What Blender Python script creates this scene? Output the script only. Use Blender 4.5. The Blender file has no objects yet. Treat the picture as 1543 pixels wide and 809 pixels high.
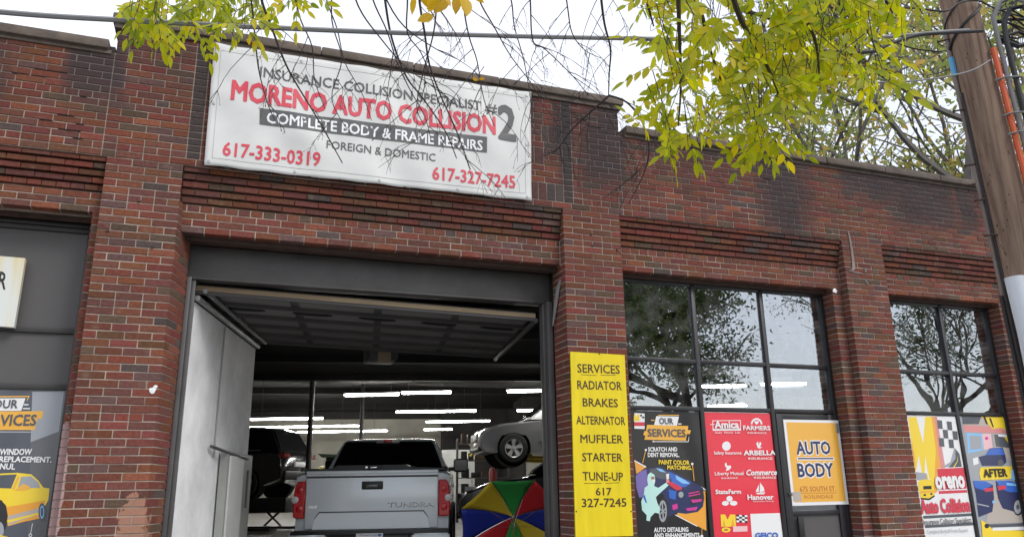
import bpy, bmesh, math, random
import numpy as np
from mathutils import Vector, Matrix
PI = math.pi
random.seed(7)
S = bpy.context.scene
C = S.collection

# ---------------------------------------------------------------- camera
F, PIT, YAW, ROL = 1173.593, .275913893, .352912065, -.0161926858
PCX, PCY = 771.5, 404.5
CAM = Vector((0, -7.0, 1.6))
_cp, _sp, _cy, _sy, _cr, _sr = math.cos(PIT), math.sin(PIT), math.cos(YAW), math.sin(YAW), math.cos(ROL), math.sin(ROL)
_right = Vector((_cy, -_sy, 0)); FWD = Vector((_sy*_cp, _cy*_cp, _sp)); _up = _right.cross(FWD)
RGT = _cr*_right + _sr*_up
UPV = -_sr*_right + _cr*_up
cam_d = bpy.data.cameras.new('camera'); cam = bpy.data.objects.new('camera', cam_d); C.objects.link(cam)
cam_d.sensor_width = 36; cam_d.lens = 36*F/1543; cam_d.clip_start = .05; cam_d.clip_end = 2000
m = Matrix((RGT, UPV, -FWD)).transposed().to_4x4(); m.translation = CAM
cam.matrix_world = m
S.camera = cam

# ---------------------------------------------------------------- world, sun, exposure
SUN_EL, SUN_AZ = math.radians(42), math.radians(145)
w = bpy.data.worlds.new('World'); S.world = w; w.use_nodes = True
nt = w.node_tree; nt.nodes.clear()
out = nt.nodes.new('ShaderNodeOutputWorld')
sky = nt.nodes.new('ShaderNodeTexSky'); sky.sky_type = 'NISHITA'; sky.sun_disc = False
sky.sun_elevation = SUN_EL; sky.sun_rotation = SUN_AZ
b1 = nt.nodes.new('ShaderNodeBackground'); b1.inputs[1].default_value = .05
b2 = nt.nodes.new('ShaderNodeBackground'); b2.inputs[1].default_value = 1.0
tc = nt.nodes.new('ShaderNodeTexCoord'); no = nt.nodes.new('ShaderNodeTexNoise'); no.inputs['Scale'].default_value = 2.2; no.inputs['Detail'].default_value = 5
cr = nt.nodes.new('ShaderNodeValToRGB')
cr.color_ramp.elements[0].position = .3; cr.color_ramp.elements[0].color = (.58, .59, .64, 1)
cr.color_ramp.elements[1].position = .7; cr.color_ramp.elements[1].color = (.80, .80, .82, 1)
mx = nt.nodes.new('ShaderNodeAddShader')
nt.links.new(tc.outputs['Generated'], no.inputs['Vector']); nt.links.new(no.outputs['Fac'], cr.inputs[0])
nt.links.new(cr.outputs[0], b2.inputs[0]); nt.links.new(sky.outputs[0], b1.inputs[0])
nt.links.new(b1.outputs[0], mx.inputs[0]); nt.links.new(b2.outputs[0], mx.inputs[1]); nt.links.new(mx.outputs[0], out.inputs[0])
sd = bpy.data.lights.new('sun', 'SUN'); sd.energy = 1.25; sd.angle = math.radians(22); sd.color = (1, .97, .93)
so = bpy.data.objects.new('sun', sd); C.objects.link(so)
# the sun stands behind the camera's back; light travels towards the facade
so.rotation_euler = (math.radians(48), 0, math.radians(35))
S.view_settings.view_transform = 'Standard'; S.view_settings.look = 'None'; S.view_settings.exposure = .5; S.view_settings.gamma = 1
S.render.engine = 'CYCLES'
S.cycles.max_bounces = 8; S.cycles.transparent_max_bounces = 16

# ---------------------------------------------------------------- helpers
def ray(px, py): return RGT*(px-PCX) - UPV*(py-PCY) + FWD*F
def at(px, py, Y=0.):                       # the point of the plane y = Y seen at a pixel of the photograph
    d = ray(px, py); return CAM + d*((Y-CAM.y)/d.y)
def atd(px, py, dep): return CAM + ray(px, py)*(dep/F)
def atz(px, py, z): d = ray(px, py); return CAM + d*((z-CAM.z)/d.z)
def floor_z(y): return .4 + .022*max(0, y)

def link(name, me, mat=None, parent=None):
    o = bpy.data.objects.new(name, me); C.objects.link(o)
    if mat is not None:
        for mm in (mat if isinstance(mat, (list, tuple)) else [mat]): me.materials.append(mm)
    if parent: o.parent = parent
    return o
def thing(name, label, cat, loc=(0, 0, 0), rz=0, group=None):
    o = bpy.data.objects.new(name, None); C.objects.link(o); o.location = loc; o.rotation_euler = (0, 0, rz)
    o.empty_display_size = .1
    return tag(o, label, cat, group)
def tag(o, label, cat, group=None):
    o['label'] = label; o['category'] = cat
    if group: o['group'] = group
    return o
class MB:
    def __init__(s): s.v = []; s.f = []; s.m = []; s.sm = []; s.mi = 0
    def add(s, vs, fs, smooth=False):
        n = len(s.v); s.v += [tuple(v) for v in vs]
        for f in fs: s.f.append(tuple(i+n for i in f)); s.m.append(s.mi); s.sm.append(smooth)
    def box(s, x0, x1, y0, y1, z0, z1):
        v = [(x, y, z) for x in (x0, x1) for y in (y0, y1) for z in (z0, z1)]
        s.add(v, [(0, 1, 3, 2), (4, 6, 7, 5), (0, 4, 5, 1), (2, 3, 7, 6), (0, 2, 6, 4), (1, 5, 7, 3)])
    def cbox(s, x0, x1, y0, y1, z0, z1, c=.01):      # box with chamfered edges
        bm = bmesh.new(); bmesh.ops.create_cube(bm, size=1)
        for v in bm.verts: v.co = Vector(((x0+x1)/2+v.co.x*(x1-x0), (y0+y1)/2+v.co.y*(y1-y0), (z0+z1)/2+v.co.z*(z1-z0)))
        bmesh.ops.bevel(bm, geom=bm.edges[:], offset=c, segments=2, affect='EDGES', profile=.5)
        bm.verts.index_update(); s.add([v.co.copy() for v in bm.verts], [[q.index for q in f.verts] for f in bm.faces], True); bm.free()
    def tube(s, pts, r, n=6, cap=True):
        pts = [Vector(p) for p in pts]; rs = r if isinstance(r, (list, tuple)) else [r]*len(pts)
        vs = []; prev = None
        for i, p in enumerate(pts):
            t = (pts[min(i+1, len(pts)-1)] - pts[max(i-1, 0)])
            if t.length < 1e-9: t = Vector((0, 0, 1))
            t.normalize()
            if prev is None:
                a = t.cross(Vector((0, 0, 1)) if abs(t.z) < .9 else Vector((1, 0, 0))).normalized()
            else:
                a = prev - t*prev.dot(t)
                a = a.normalized() if a.length > 1e-6 else t.orthogonal().normalized()
            prev = a; b = t.cross(a)
            for k in range(n):
                an = 2*PI*k/n; vs.append(p + (a*math.cos(an)+b*math.sin(an))*rs[i])
        fs = [(i*n+k, i*n+(k+1) % n, (i+1)*n+(k+1) % n, (i+1)*n+k) for i in range(len(pts)-1) for k in range(n)]
        if cap: fs += [tuple(range(n))[::-1], tuple((len(pts)-1)*n+k for k in range(n))]
        s.add(vs, fs, True)
    def lathe(s, prof, axis='x', c=(0, 0, 0), n=28):   # prof: list of (axial, radius)
        vs = []; c = Vector(c)
        for (a, r) in prof:
            for k in range(n):
                an = 2*PI*k/n; u, v = r*math.cos(an), r*math.sin(an)
                vs.append(c + (Vector((a, u, v)) if axis == 'x' else Vector((u, a, v)) if axis == 'y' else Vector((u, v, a))))
        fs = [(i*n+k, i*n+(k+1) % n, (i+1)*n+(k+1) % n, (i+1)*n+k) for i in range(len(prof)-1) for k in range(n)]
        s.add(vs, fs, True)
    def prism(s, poly, d0, d1, plane='yz'):            # polygon extruded along the third axis
        def P(u, v, d): return (d, u, v) if plane == 'yz' else (u, d, v) if plane == 'xz' else (u, v, d)
        n = len(poly); vs = [P(u, v, d0) for u, v in poly]+[P(u, v, d1) for u, v in poly]
        s.add(vs, [tuple(range(n)), tuple(range(n, 2*n))[::-1]]+[(i, (i+1) % n, n+(i+1) % n, n+i) for i in range(n)])
    def mesh(s, name):
        me = bpy.data.meshes.new(name); me.from_pydata(s.v, [], s.f)
        me.polygons.foreach_set('material_index', s.m); me.polygons.foreach_set('use_smooth', s.sm)
        me.update(); return me
    def build(s, name, mat, parent=None):
        me = s.mesh(name)
        bm = bmesh.new(); bm.from_mesh(me); bmesh.ops.recalc_face_normals(bm, faces=bm.faces); bm.to_mesh(me); bm.free()
        try: me.set_sharp_from_angle(angle=math.radians(40))
        except Exception: pass
        return link(name, me, mat, parent)

# ---------------------------------------------------------------- materials
def mat(name, col, rough=.6, metal=0., noise=0., nscale=8., bump=0., bscale=60., spec=.5, coat=0., emis=None, estr=0., trans=0., stretch=None):
    m = bpy.data.materials.new(name); m.use_nodes = True; nt = m.node_tree; b = nt.nodes['Principled BSDF']
    b.inputs['Base Color'].default_value = (*col, 1); b.inputs['Roughness'].default_value = rough; b.inputs['Metallic'].default_value = metal
    b.inputs['Specular IOR Level'].default_value = spec; b.inputs['Coat Weight'].default_value = coat; b.inputs['Coat Roughness'].default_value = .05
    b.inputs['Transmission Weight'].default_value = trans
    if emis: b.inputs['Emission Color'].default_value = (*emis, 1); b.inputs['Emission Strength'].default_value = estr
    if noise or bump:
        g = nt.nodes.new('ShaderNodeNewGeometry'); src = g.outputs['Position']
        if stretch:
            mp = nt.nodes.new('ShaderNodeMapping'); mp.inputs['Scale'].default_value = stretch; nt.links.new(src, mp.inputs[0]); src = mp.outputs[0]
    if noise:
        n = nt.nodes.new('ShaderNodeTexNoise'); n.inputs['Scale'].default_value = nscale; n.inputs['Detail'].default_value = 6; n.inputs['Roughness'].default_value = .62
        r = nt.nodes.new('ShaderNodeMapRange'); r.inputs[1].default_value = .25; r.inputs[2].default_value = .75; r.inputs[3].default_value = 1-noise; r.inputs[4].default_value = 1+noise
        mu = nt.nodes.new('ShaderNodeMix'); mu.data_type = 'RGBA'; mu.blend_type = 'MULTIPLY'; mu.inputs[0].default_value = 1; mu.inputs[6].default_value = (*col, 1)
        nt.links.new(src, n.inputs['Vector']); nt.links.new(n.outputs['Fac'], r.inputs[0]); nt.links.new(r.outputs[0], mu.inputs[7]); nt.links.new(mu.outputs[2], b.inputs['Base Color'])
        r2 = nt.nodes.new('ShaderNodeMapRange'); r2.inputs[3].default_value = max(0, rough-.12); r2.inputs[4].default_value = min(1, rough+.12)
        nt.links.new(n.outputs['Fac'], r2.inputs[0]); nt.links.new(r2.outputs[0], b.inputs['Roughness'])
    if bump:
        n = nt.nodes.new('ShaderNodeTexNoise'); n.inputs['Scale'].default_value = bscale; n.inputs['Detail'].default_value = 5
        bp = nt.nodes.new('ShaderNodeBump'); bp.inputs['Strength'].default_value = bump; bp.inputs['Distance'].default_value = .01
        nt.links.new(src, n.inputs['Vector']); nt.links.new(n.outputs['Fac'], bp.inputs['Height']); nt.links.new(bp.outputs[0], b.inputs['Normal'])
    return m

def N(nt, t, **k):
    n = nt.nodes.new(t)
    for a, v in k.items():
        if a[0] == 'i' and a[1:].isdigit(): n.inputs[int(a[1:])].default_value = v
        else: setattr(n, a, v)
    return n
def soot_group():
    """old soot and damp marks on the masonry: streaks that hang from the coping, and blotches; Fac output"""
    g = bpy.data.node_groups.new('soot', 'ShaderNodeTree')
    g.interface.new_socket('Fac', in_out='OUTPUT', socket_type='NodeSocketFloat')
    g.interface.new_socket('Grey', in_out='OUTPUT', socket_type='NodeSocketFloat')
    go = g.nodes.new('NodeGroupOutput'); L = g.links.new
    ge = g.nodes.new('ShaderNodeNewGeometry'); sx = g.nodes.new('ShaderNodeSeparateXYZ'); L(ge.outputs['Position'], sx.inputs[0])
    mp = N(g, 'ShaderNodeMapping'); mp.inputs['Scale'].default_value = (2.6, 2.6, .34); L(ge.outputs['Position'], mp.inputs[0])
    n1 = N(g, 'ShaderNodeTexNoise'); n1.inputs['Scale'].default_value = 1.0; n1.inputs['Detail'].default_value = 7; n1.inputs['Roughness'].default_value = .6; L(mp.outputs[0], n1.inputs['Vector'])
    # height weight: 0 at 4.1 m, 1 at 5.2 m
    h = N(g, 'ShaderNodeMapRange'); h.inputs[1].default_value = 4.05; h.inputs[2].default_value = 5.35; L(sx.outputs[2], h.inputs[0])
    ad = N(g, 'ShaderNodeMath', operation='MULTIPLY_ADD'); ad.inputs[1].default_value = .26; L(h.outputs[0], ad.inputs[0]); L(n1.outputs['Fac'], ad.inputs[2])
    th = N(g, 'ShaderNodeMapRange', interpolation_type='SMOOTHSTEP'); th.inputs[1].default_value = .68; th.inputs[2].default_value = .92; L(ad.outputs[0], th.inputs[0])
    h2 = N(g, 'ShaderNodeMath', operation='MULTIPLY'); L(th.outputs[0], h2.inputs[0])
    hh = N(g, 'ShaderNodeMapRange'); hh.inputs[1].default_value = 3.9; hh.inputs[2].default_value = 4.7; L(sx.outputs[2], hh.inputs[0]); L(hh.outputs[0], h2.inputs[1])
    # the dark gutter leaks by the right hand bays
    def leak(xc, wd, z0):
        a = N(g, 'ShaderNodeMath', operation='SUBTRACT'); a.inputs[1].default_value = xc; L(sx.outputs[0], a.inputs[0])
        wv = N(g, 'ShaderNodeMath', operation='MULTIPLY_ADD'); wv.inputs[1].default_value = .9; wv.inputs[2].default_value = -.45; L(n1.outputs['Fac'], wv.inputs[0])
        s_ = N(g, 'ShaderNodeMath', operation='ADD'); L(a.outputs[0], s_.inputs[0]); L(wv.outputs[0], s_.inputs[1])
        ab = N(g, 'ShaderNodeMath', operation='ABSOLUTE'); L(s_.outputs[0], ab.inputs[0])
        r = N(g, 'ShaderNodeMapRange', interpolation_type='SMOOTHSTEP'); r.inputs[1].default_value = wd; r.inputs[2].default_value = wd*.35; L(ab.outputs[0], r.inputs[0])
        z = N(g, 'ShaderNodeMapRange', interpolation_type='SMOOTHSTEP'); z.inputs[1].default_value = z0; z.inputs[2].default_value = z0+.5; L(sx.outputs[2], z.inputs[0])
        mm = N(g, 'ShaderNodeMath', operation='MULTIPLY'); L(r.outputs[0], mm.inputs[0]); L(z.outputs[0], mm.inputs[1]); return mm
    tot = h2
    for xc, wd, z0 in ((6.05, .50, 4.1), (7.3, .6, 4.75), (8.2, .75, 4.45), (3.72, .42, 4.45), (4.7, .95, 4.9), (7.85, 1.15, 4.7), (9.0, .3, 4.5), (-1.35, .3, 4.7), (-2.3, .25, 4.9), (-.75, .25, 5.25)):
        lk = leak(xc, wd, z0); mxx = N(g, 'ShaderNodeMath', operation='MAXIMUM'); L(tot.outputs[0], mxx.inputs[0]); L(lk.outputs[0], mxx.inputs[1]); tot = mxx
    gr = N(g, 'ShaderNodeMath', operation='MULTIPLY'); gr.inputs[1].default_value = .88; L(tot.outputs[0], gr.inputs[0])
    L(gr.outputs[0], go.inputs[0]); L(h.outputs[0], go.inputs[1])
    return g
SOOT = soot_group()
def brick_mat(name, src):
    m = bpy.data.materials.new(name); m.use_nodes = True; nt = m.node_tree; L = nt.links.new; b = nt.nodes['Principled BSDF']
    if src == 'obj': a = N(nt, 'ShaderNodeObjectInfo'); col = a.outputs['Color']
    else: a = N(nt, 'ShaderNodeAttribute', attribute_name='tone'); col = a.outputs['Color']
    ge = N(nt, 'ShaderNodeNewGeometry')
    n = N(nt, 'ShaderNodeTexNoise'); n.inputs['Scale'].default_value = 38; n.inputs['Detail'].default_value = 6; L(ge.outputs['Position'], n.inputs['Vector'])
    n2 = N(nt, 'ShaderNodeTexNoise'); n2.inputs['Scale'].default_value = 7; n2.inputs['Detail'].default_value = 4; L(ge.outputs['Position'], n2.inputs['Vector'])
    r = N(nt, 'ShaderNodeMapRange'); r.inputs[1].default_value = .25; r.inputs[2].default_value = .75; r.inputs[3].default_value = .72; r.inputs[4].default_value = 1.28; L(n.outputs['Fac'], r.inputs[0])
    mu = N(nt, 'ShaderNodeMix', data_type='RGBA', blend_type='MULTIPLY'); mu.inputs[0].default_value = 1; L(col, mu.inputs[6]); L(r.outputs[0], mu.inputs[7])
    # lime bloom, faint
    lr = N(nt, 'ShaderNodeMapRange', interpolation_type='SMOOTHSTEP'); lr.inputs[1].default_value = .60; lr.inputs[2].default_value = .82; lr.inputs[4].default_value = .28; L(n2.outputs['Fac'], lr.inputs[0])
    lm = N(nt, 'ShaderNodeMix', data_type='RGBA'); lm.inputs[7].default_value = (.30, .24, .19, 1); L(lr.outputs[0], lm.inputs[0]); L(mu.outputs[2], lm.inputs[6])
    # a patch at the foot of the pier where the face of the bricks has broken away
    def blob(cx_, cz_, rx, rz, colr, base, thr=.5, sc=9.):
        sx = N(nt, 'ShaderNodeSeparateXYZ'); L(ge.outputs['Position'], sx.inputs[0])
        u = N(nt, 'ShaderNodeMath', operation='MULTIPLY_ADD'); u.inputs[1].default_value = 1/rx; u.inputs[2].default_value = -cx_/rx; L(sx.outputs[0], u.inputs[0])
        v = N(nt, 'ShaderNodeMath', operation='MULTIPLY_ADD'); v.inputs[1].default_value = 1/rz; v.inputs[2].default_value = -cz_/rz; L(sx.outputs[2], v.inputs[0])
        u2 = N(nt, 'ShaderNodeMath', operation='POWER'); u2.inputs[1].default_value = 2; ua = N(nt, 'ShaderNodeMath', operation='ABSOLUTE'); L(u.outputs[0], ua.inputs[0]); L(ua.outputs[0], u2.inputs[0])
        v2 = N(nt, 'ShaderNodeMath', operation='POWER'); v2.inputs[1].default_value = 2; va = N(nt, 'ShaderNodeMath', operation='ABSOLUTE'); L(v.outputs[0], va.inputs[0]); L(va.outputs[0], v2.inputs[0])
        s_ = N(nt, 'ShaderNodeMath', operation='ADD'); L(u2.outputs[0], s_.inputs[0]); L(v2.outputs[0], s_.inputs[1])
        nn = N(nt, 'ShaderNodeTexNoise'); nn.inputs['Scale'].default_value = sc; nn.inputs['Detail'].default_value = 4; L(ge.outputs['Position'], nn.inputs['Vector'])
        k = N(nt, 'ShaderNodeMath', operation='MULTIPLY_ADD'); k.inputs[1].default_value = 3.4; k.inputs[2].default_value = -1.7; L(nn.outputs['Fac'], k.inputs[0])
        t = N(nt, 'ShaderNodeMath', operation='ADD'); L(s_.outputs[0], t.inputs[0]); L(k.outputs[0], t.inputs[1])
        rr = N(nt, 'ShaderNodeMapRange', interpolation_type='SMOOTHSTEP'); rr.inputs[1].default_value = 1.0; rr.inputs[2].default_value = .85; rr.inputs[4].default_value = .85; L(t.outputs[0], rr.inputs[0])
        q = N(nt, 'ShaderNodeMix', data_type='RGBA'); q.inputs[7].default_value = (*colr, 1); L(rr.outputs[0], q.inputs[0]); L(base, q.inputs[6]); return q.outputs[2]
    c = lm.outputs[2]
    c = blob(-.60, 1.33, .11, .30, (.36, .19, .13), c, sc=15.)
    c = blob(-1.17, 1.6, .07, .55, (.40, .27, .26), c)
    so_ = N(nt, 'ShaderNodeGroup'); so_.node_tree = SOOT
    up = N(nt, 'ShaderNodeMix', data_type='RGBA', blend_type='MULTIPLY'); up.inputs[7].default_value = (.80, .77, .76, 1); L(so_.outputs[1], up.inputs[0]); L(c, up.inputs[6])
    sm = N(nt, 'ShaderNodeMix', data_type='RGBA'); sm.inputs[7].default_value = (.040, .033, .034, 1); L(so_.outputs[0], sm.inputs[0]); L(up.outputs[2], sm.inputs[6])
    L(sm.outputs[2], b.inputs['Base Color']); b.inputs['Roughness'].default_value = .88; b.inputs['Specular IOR Level'].default_value = .25
    bp = N(nt, 'ShaderNodeBump'); bp.inputs['Strength'].default_value = .5; bp.inputs['Distance'].default_value = .004; L(n.outputs['Fac'], bp.inputs['Height']); L(bp.outputs[0], b.inputs['Normal'])
    return m
def mortar_mat():
    m = bpy.data.materials.new('mortar'); m.use_nodes = True; nt = m.node_tree; L = nt.links.new; b = nt.nodes['Principled BSDF']
    ge = N(nt, 'ShaderNodeNewGeometry'); n = N(nt, 'ShaderNodeTexNoise'); n.inputs['Scale'].default_value = 5; n.inputs['Detail'].default_value = 8; L(ge.outputs['Position'], n.inputs['Vector'])
    r = N(nt, 'ShaderNodeValToRGB'); r.color_ramp.elements[0].position = .3; r.color_ramp.elements[0].color = (.22, .17, .14, 1); r.color_ramp.elements[1].position = .68; r.color_ramp.elements[1].color = (.50, .42, .35, 1)
    L(n.outputs['Fac'], r.inputs[0])
    so_ = N(nt, 'ShaderNodeGroup'); so_.node_tree = SOOT
    up = N(nt, 'ShaderNodeMix', data_type='RGBA', blend_type='MULTIPLY'); up.inputs[7].default_value = (.72, .66, .63, 1); L(so_.outputs[1], up.inputs[0]); L(r.outputs[0], up.inputs[6])
    sm = N(nt, 'ShaderNodeMix', data_type='RGBA'); sm.inputs[7].default_value = (.16, .135, .125, 1); L(so_.outputs[0], sm.inputs[0]); L(up.outputs[2], sm.inputs[6])
    L(sm.outputs[2], b.inputs['Base Color']); b.inputs['Roughness'].default_value = .95
    bp = N(nt, 'ShaderNodeBump'); bp.inputs['Strength'].default_value = .6; bp.inputs['Distance'].default_value = .004; n3 = N(nt, 'ShaderNodeTexNoise'); n3.inputs['Scale'].default_value = 120; L(ge.outputs['Position'], n3.inputs['Vector']); L(n3.outputs['Fac'], bp.inputs['Height']); L(bp.outputs[0], b.inputs['Normal'])
    return m
def glass_mat(name, tint, ior, rough=.0, haze=0.):
    m = bpy.data.materials.new(name); m.use_nodes = True; nt = m.node_tree; L = nt.links.new; nt.nodes.remove(nt.nodes['Principled BSDF'])
    o = nt.nodes['Material Output']; t = N(nt, 'ShaderNodeBsdfTransparent'); t.inputs[0].default_value = (*tint, 1)
    g = N(nt, 'ShaderNodeBsdfGlossy'); g.inputs['Roughness'].default_value = rough; g.inputs[0].default_value = (.92, .95, 1, 1)
    lw = N(nt, 'ShaderNodeLayerWeight'); lw.inputs[0].default_value = .5       # Schlick: the same from both sides of the sheet
    pw_ = N(nt, 'ShaderNodeMath', operation='POWER'); pw_.inputs[1].default_value = 5; L(lw.outputs['Facing'], pw_.inputs[0])
    fr = N(nt, 'ShaderNodeMath', operation='MULTIPLY_ADD'); fr.inputs[1].default_value = 1-ior; fr.inputs[2].default_value = ior; L(pw_.outputs[0], fr.inputs[0])
    mx = N(nt, 'ShaderNodeMixShader'); L(fr.outputs[0], mx.inputs[0]); L(t.outputs[0], mx.inputs[1]); L(g.outputs[0], mx.inputs[2])
    ge = N(nt, 'ShaderNodeNewGeometry'); n = N(nt, 'ShaderNodeTexNoise'); n.inputs['Scale'].default_value = 1.3; L(ge.outputs['Position'], n.inputs['Vector'])
    bp = N(nt, 'ShaderNodeBump'); bp.inputs['Strength'].default_value = .12; bp.inputs['Distance'].default_value = .02; L(n.outputs['Fac'], bp.inputs['Height']); L(bp.outputs[0], g.inputs['Normal'])
    last = mx.outputs[0]
    if haze:  # painted haze: a patchy pale diffuse veil that greys the reflections
        d = N(nt, 'ShaderNodeBsdfDiffuse'); d.inputs[0].default_value = (.5, .5, .48, 1); md = N(nt, 'ShaderNodeMixShader')
        n2 = N(nt, 'ShaderNodeTexNoise'); n2.inputs['Scale'].default_value = 6; n2.inputs['Detail'].default_value = 8; L(ge.outputs['Position'], n2.inputs['Vector'])
        rr = N(nt, 'ShaderNodeMapRange'); rr.inputs[1].default_value = .4; rr.inputs[2].default_value = .8; rr.inputs[4].default_value = haze; L(n2.outputs['Fac'], rr.inputs[0])
        L(rr.outputs[0], md.inputs[0]); L(last, md.inputs[1]); L(d.outputs[0], md.inputs[2]); last = md.outputs[0]
    L(last, o.inputs[0]); return m
def leaf_mat(name, c1, c2, c3, trans=.55):
    m = bpy.data.materials.new(name); m.use_nodes = True; nt = m.node_tree; L = nt.links.new; nt.nodes.remove(nt.nodes['Principled BSDF'])
    o = nt.nodes['Material Output']; a = N(nt, 'ShaderNodeNewGeometry')
    r = N(nt, 'ShaderNodeValToRGB'); r.color_ramp.elements[0].position = .0; r.color_ramp.elements[0].color = (*c1, 1); r.color_ramp.elements[1].position = 1.; r.color_ramp.elements[1].color = (*c3, 1)
    e = r.color_ramp.elements.new(.55); e.color = (*c2, 1)
    n = N(nt, 'ShaderNodeTexNoise'); n.inputs['Scale'].default_value = 3.; n.inputs['Detail'].default_value = 2; L(a.outputs['Position'], n.inputs['Vector'])
    oi = N(nt, 'ShaderNodeObjectInfo')
    s1 = N(nt, 'ShaderNodeMath', operation='ADD'); L(a.outputs['Random Per Island'], s1.inputs[0]); L(oi.outputs['Random'], s1.inputs[1])
    s2 = N(nt, 'ShaderNodeMath', operation='FRACT'); L(s1.outputs[0], s2.inputs[0])
    s3 = N(nt, 'ShaderNodeMath', operation='MULTIPLY_ADD'); s3.inputs[1].default_value = .55; L(s2.outputs[0], s3.inputs[0])
    s4 = N(nt, 'ShaderNodeMapRange'); s4.inputs[1].default_value = .3; s4.inputs[2].default_value = .7; s4.inputs[4].default_value = .45; L(n.outputs['Fac'], s4.inputs[0]); L(s4.outputs[0], s3.inputs[2])
    L(s3.outputs[0], r.inputs[0])
    d = N(nt, 'ShaderNodeBsdfDiffuse'); t = N(nt, 'ShaderNodeBsdfTranslucent'); g = N(nt, 'ShaderNodeBsdfGlossy'); g.inputs['Roughness'].default_value = .45
    mx = N(nt, 'ShaderNodeMixShader'); mx.inputs[0].default_value = trans; L(r.outputs[0], d.inputs[0]); L(r.outputs[0], t.inputs[0]); L(d.outputs[0], mx.inputs[1]); L(t.outputs[0], mx.inputs[2])
    m2 = N(nt, 'ShaderNodeMixShader'); m2.inputs[0].default_value = .03; L(mx.outputs[0], m2.inputs[1]); L(g.outputs[0], m2.inputs[2]); L(m2.outputs[0], o.inputs[0])
    return m
def wood_mat(name, c1, c2, scale=(14, 14, .6), rough=.85, bump=.5):
    m = bpy.data.materials.new(name); m.use_nodes = True; nt = m.node_tree; L = nt.links.new; b = nt.nodes['Principled BSDF']
    tc = N(nt, 'ShaderNodeTexCoord'); mp = N(nt, 'ShaderNodeMapping'); mp.inputs['Scale'].default_value = scale; L(tc.outputs['Object'], mp.inputs[0])
    n = N(nt, 'ShaderNodeTexNoise'); n.inputs['Scale'].default_value = 1.6; n.inputs['Detail'].default_value = 9; n.inputs['Roughness'].default_value = .65; L(mp.outputs[0], n.inputs['Vector'])
    r = N(nt, 'ShaderNodeValToRGB'); r.color_ramp.elements[0].position = .32; r.color_ramp.elements[0].color = (*c1, 1); r.color_ramp.elements[1].position = .66; r.color_ramp.elements[1].color = (*c2, 1)
    L(n.outputs['Fac'], r.inputs[0]); L(r.outputs[0], b.inputs['Base Color']); b.inputs['Roughness'].default_value = rough; b.inputs['Specular IOR Level'].default_value = .2
    bp = N(nt, 'ShaderNodeBump'); bp.inputs['Strength'].default_value = bump; bp.inputs['Distance'].default_value = .01; L(n.outputs['Fac'], bp.inputs['Height']); L(bp.outputs[0], b.inputs['Normal'])
    return m

M = {}
M['brickO'] = brick_mat('brick_face', 'obj'); M['brickA'] = brick_mat('brick_face_run', 'attr'); M['mortar'] = mortar_mat()
M['coping'] = mat('weathered_coping', (.125, .098, .080), .9, noise=.45, nscale=6, bump=.5, bscale=40)
M['steel'] = mat('grey_painted_steel', (.075, .071, .07), .5, noise=.28, nscale=3, bump=.1, bscale=8)
M['greypanel'] = mat('grey_sheet_panel', (.088, .083, .082), .5, noise=.10, nscale=1.6, bump=.08, bscale=3)
M['alu'] = mat('dark_bronze_aluminium', (.018, .018, .021), .38, noise=.15, nscale=20, spec=.5)
M['darkframe'] = mat('dark_frame_paint', (.035, .033, .033), .5, noise=.2)
M['alulite'] = mat('bronze_edge', (.055, .052, .058), .32, spec=.6)
M['black'] = mat('black_plastic', (.012, .012, .013), .45)
M['rubber'] = mat('tyre_rubber', (.014, .014, .014), .85, bump=.2, bscale=90)
M['glass'] = glass_mat('window_glass', (.84, .87, .87), .25, 0., .12)
M['cglass'] = glass_mat('dark_car_glass', (.06, .06, .065), .08, .0)
M['white'] = mat('white_painted_plaster', (.78, .78, .79), .8, noise=.22, nscale=2.2, bump=.8, bscale=7)
M['whitemetal'] = mat('white_painted_metal', (.55, .56, .54), .5, noise=.1, nscale=4)
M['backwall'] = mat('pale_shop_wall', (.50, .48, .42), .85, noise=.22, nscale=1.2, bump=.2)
M['darkwall'] = mat('dark_shop_wall', (.045, .043, .040), .9, noise=.35, nscale=1.1)  # one dark grey with noise, shared by walls, beams and bench top
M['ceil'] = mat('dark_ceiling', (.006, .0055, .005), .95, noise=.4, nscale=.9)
M['floor'] = mat('shop_concrete', (.16, .15, .14), .55, noise=.35, nscale=1.3, bump=.1, bscale=30)
M['asphalt'] = mat('asphalt', (.085, .085, .087), .9, noise=.3, nscale=9, bump=.6, bscale=140)
M['concrete'] = mat('pavement_concrete', (.46, .45, .43), .9, noise=.2, nscale=4, bump=.3, bscale=90)
M['vinyl'] = mat('banner_vinyl', (.62, .62, .60), .42, noise=.09, nscale=2.2, spec=.4)
M['yellow'] = mat('yellow_sign_board', (.80, .62, .005), .42, noise=.10, nscale=4, stretch=(3, 1, .5), bump=.05, bscale=3)
M['ink'] = mat('dark_ink', (.022, .02, .022), .5)
M['inkbrown'] = mat('brown_ink', (.07, .035, .008), .5)
M['inkgrey'] = mat('grey_ink', (.085, .085, .085), .5)
M['red'] = mat('red_ink', (.62, .045, .075), .5)
M['posterred'] = mat('poster_red', (.74, .028, .055), .35, noise=.04, nscale=3)
M['posterblack'] = mat('poster_black', (.010, .010, .012), .3)
M['wprint'] = mat('white_print', (.78, .78, .78), .45)
M['pinkprint'] = mat('faded_white_print', (.80, .50, .52), .45)
M['orange'] = mat('orange_print', (.80, .36, .04), .42)
M['amber'] = mat('amber_print', (.80, .42, .055), .4)
M['ylw'] = mat('yellow_print', (.85, .62, .03), .42)
M['navy'] = mat('navy_print', (.018, .026, .10), .4)
M['blue'] = mat('blue_print', (.03, .13, .52), .35)
M['lblue'] = mat('light_blue_print', (.22, .50, .82), .4)
M['magenta'] = mat('magenta_print', (.60, .04, .28), .4)
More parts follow.
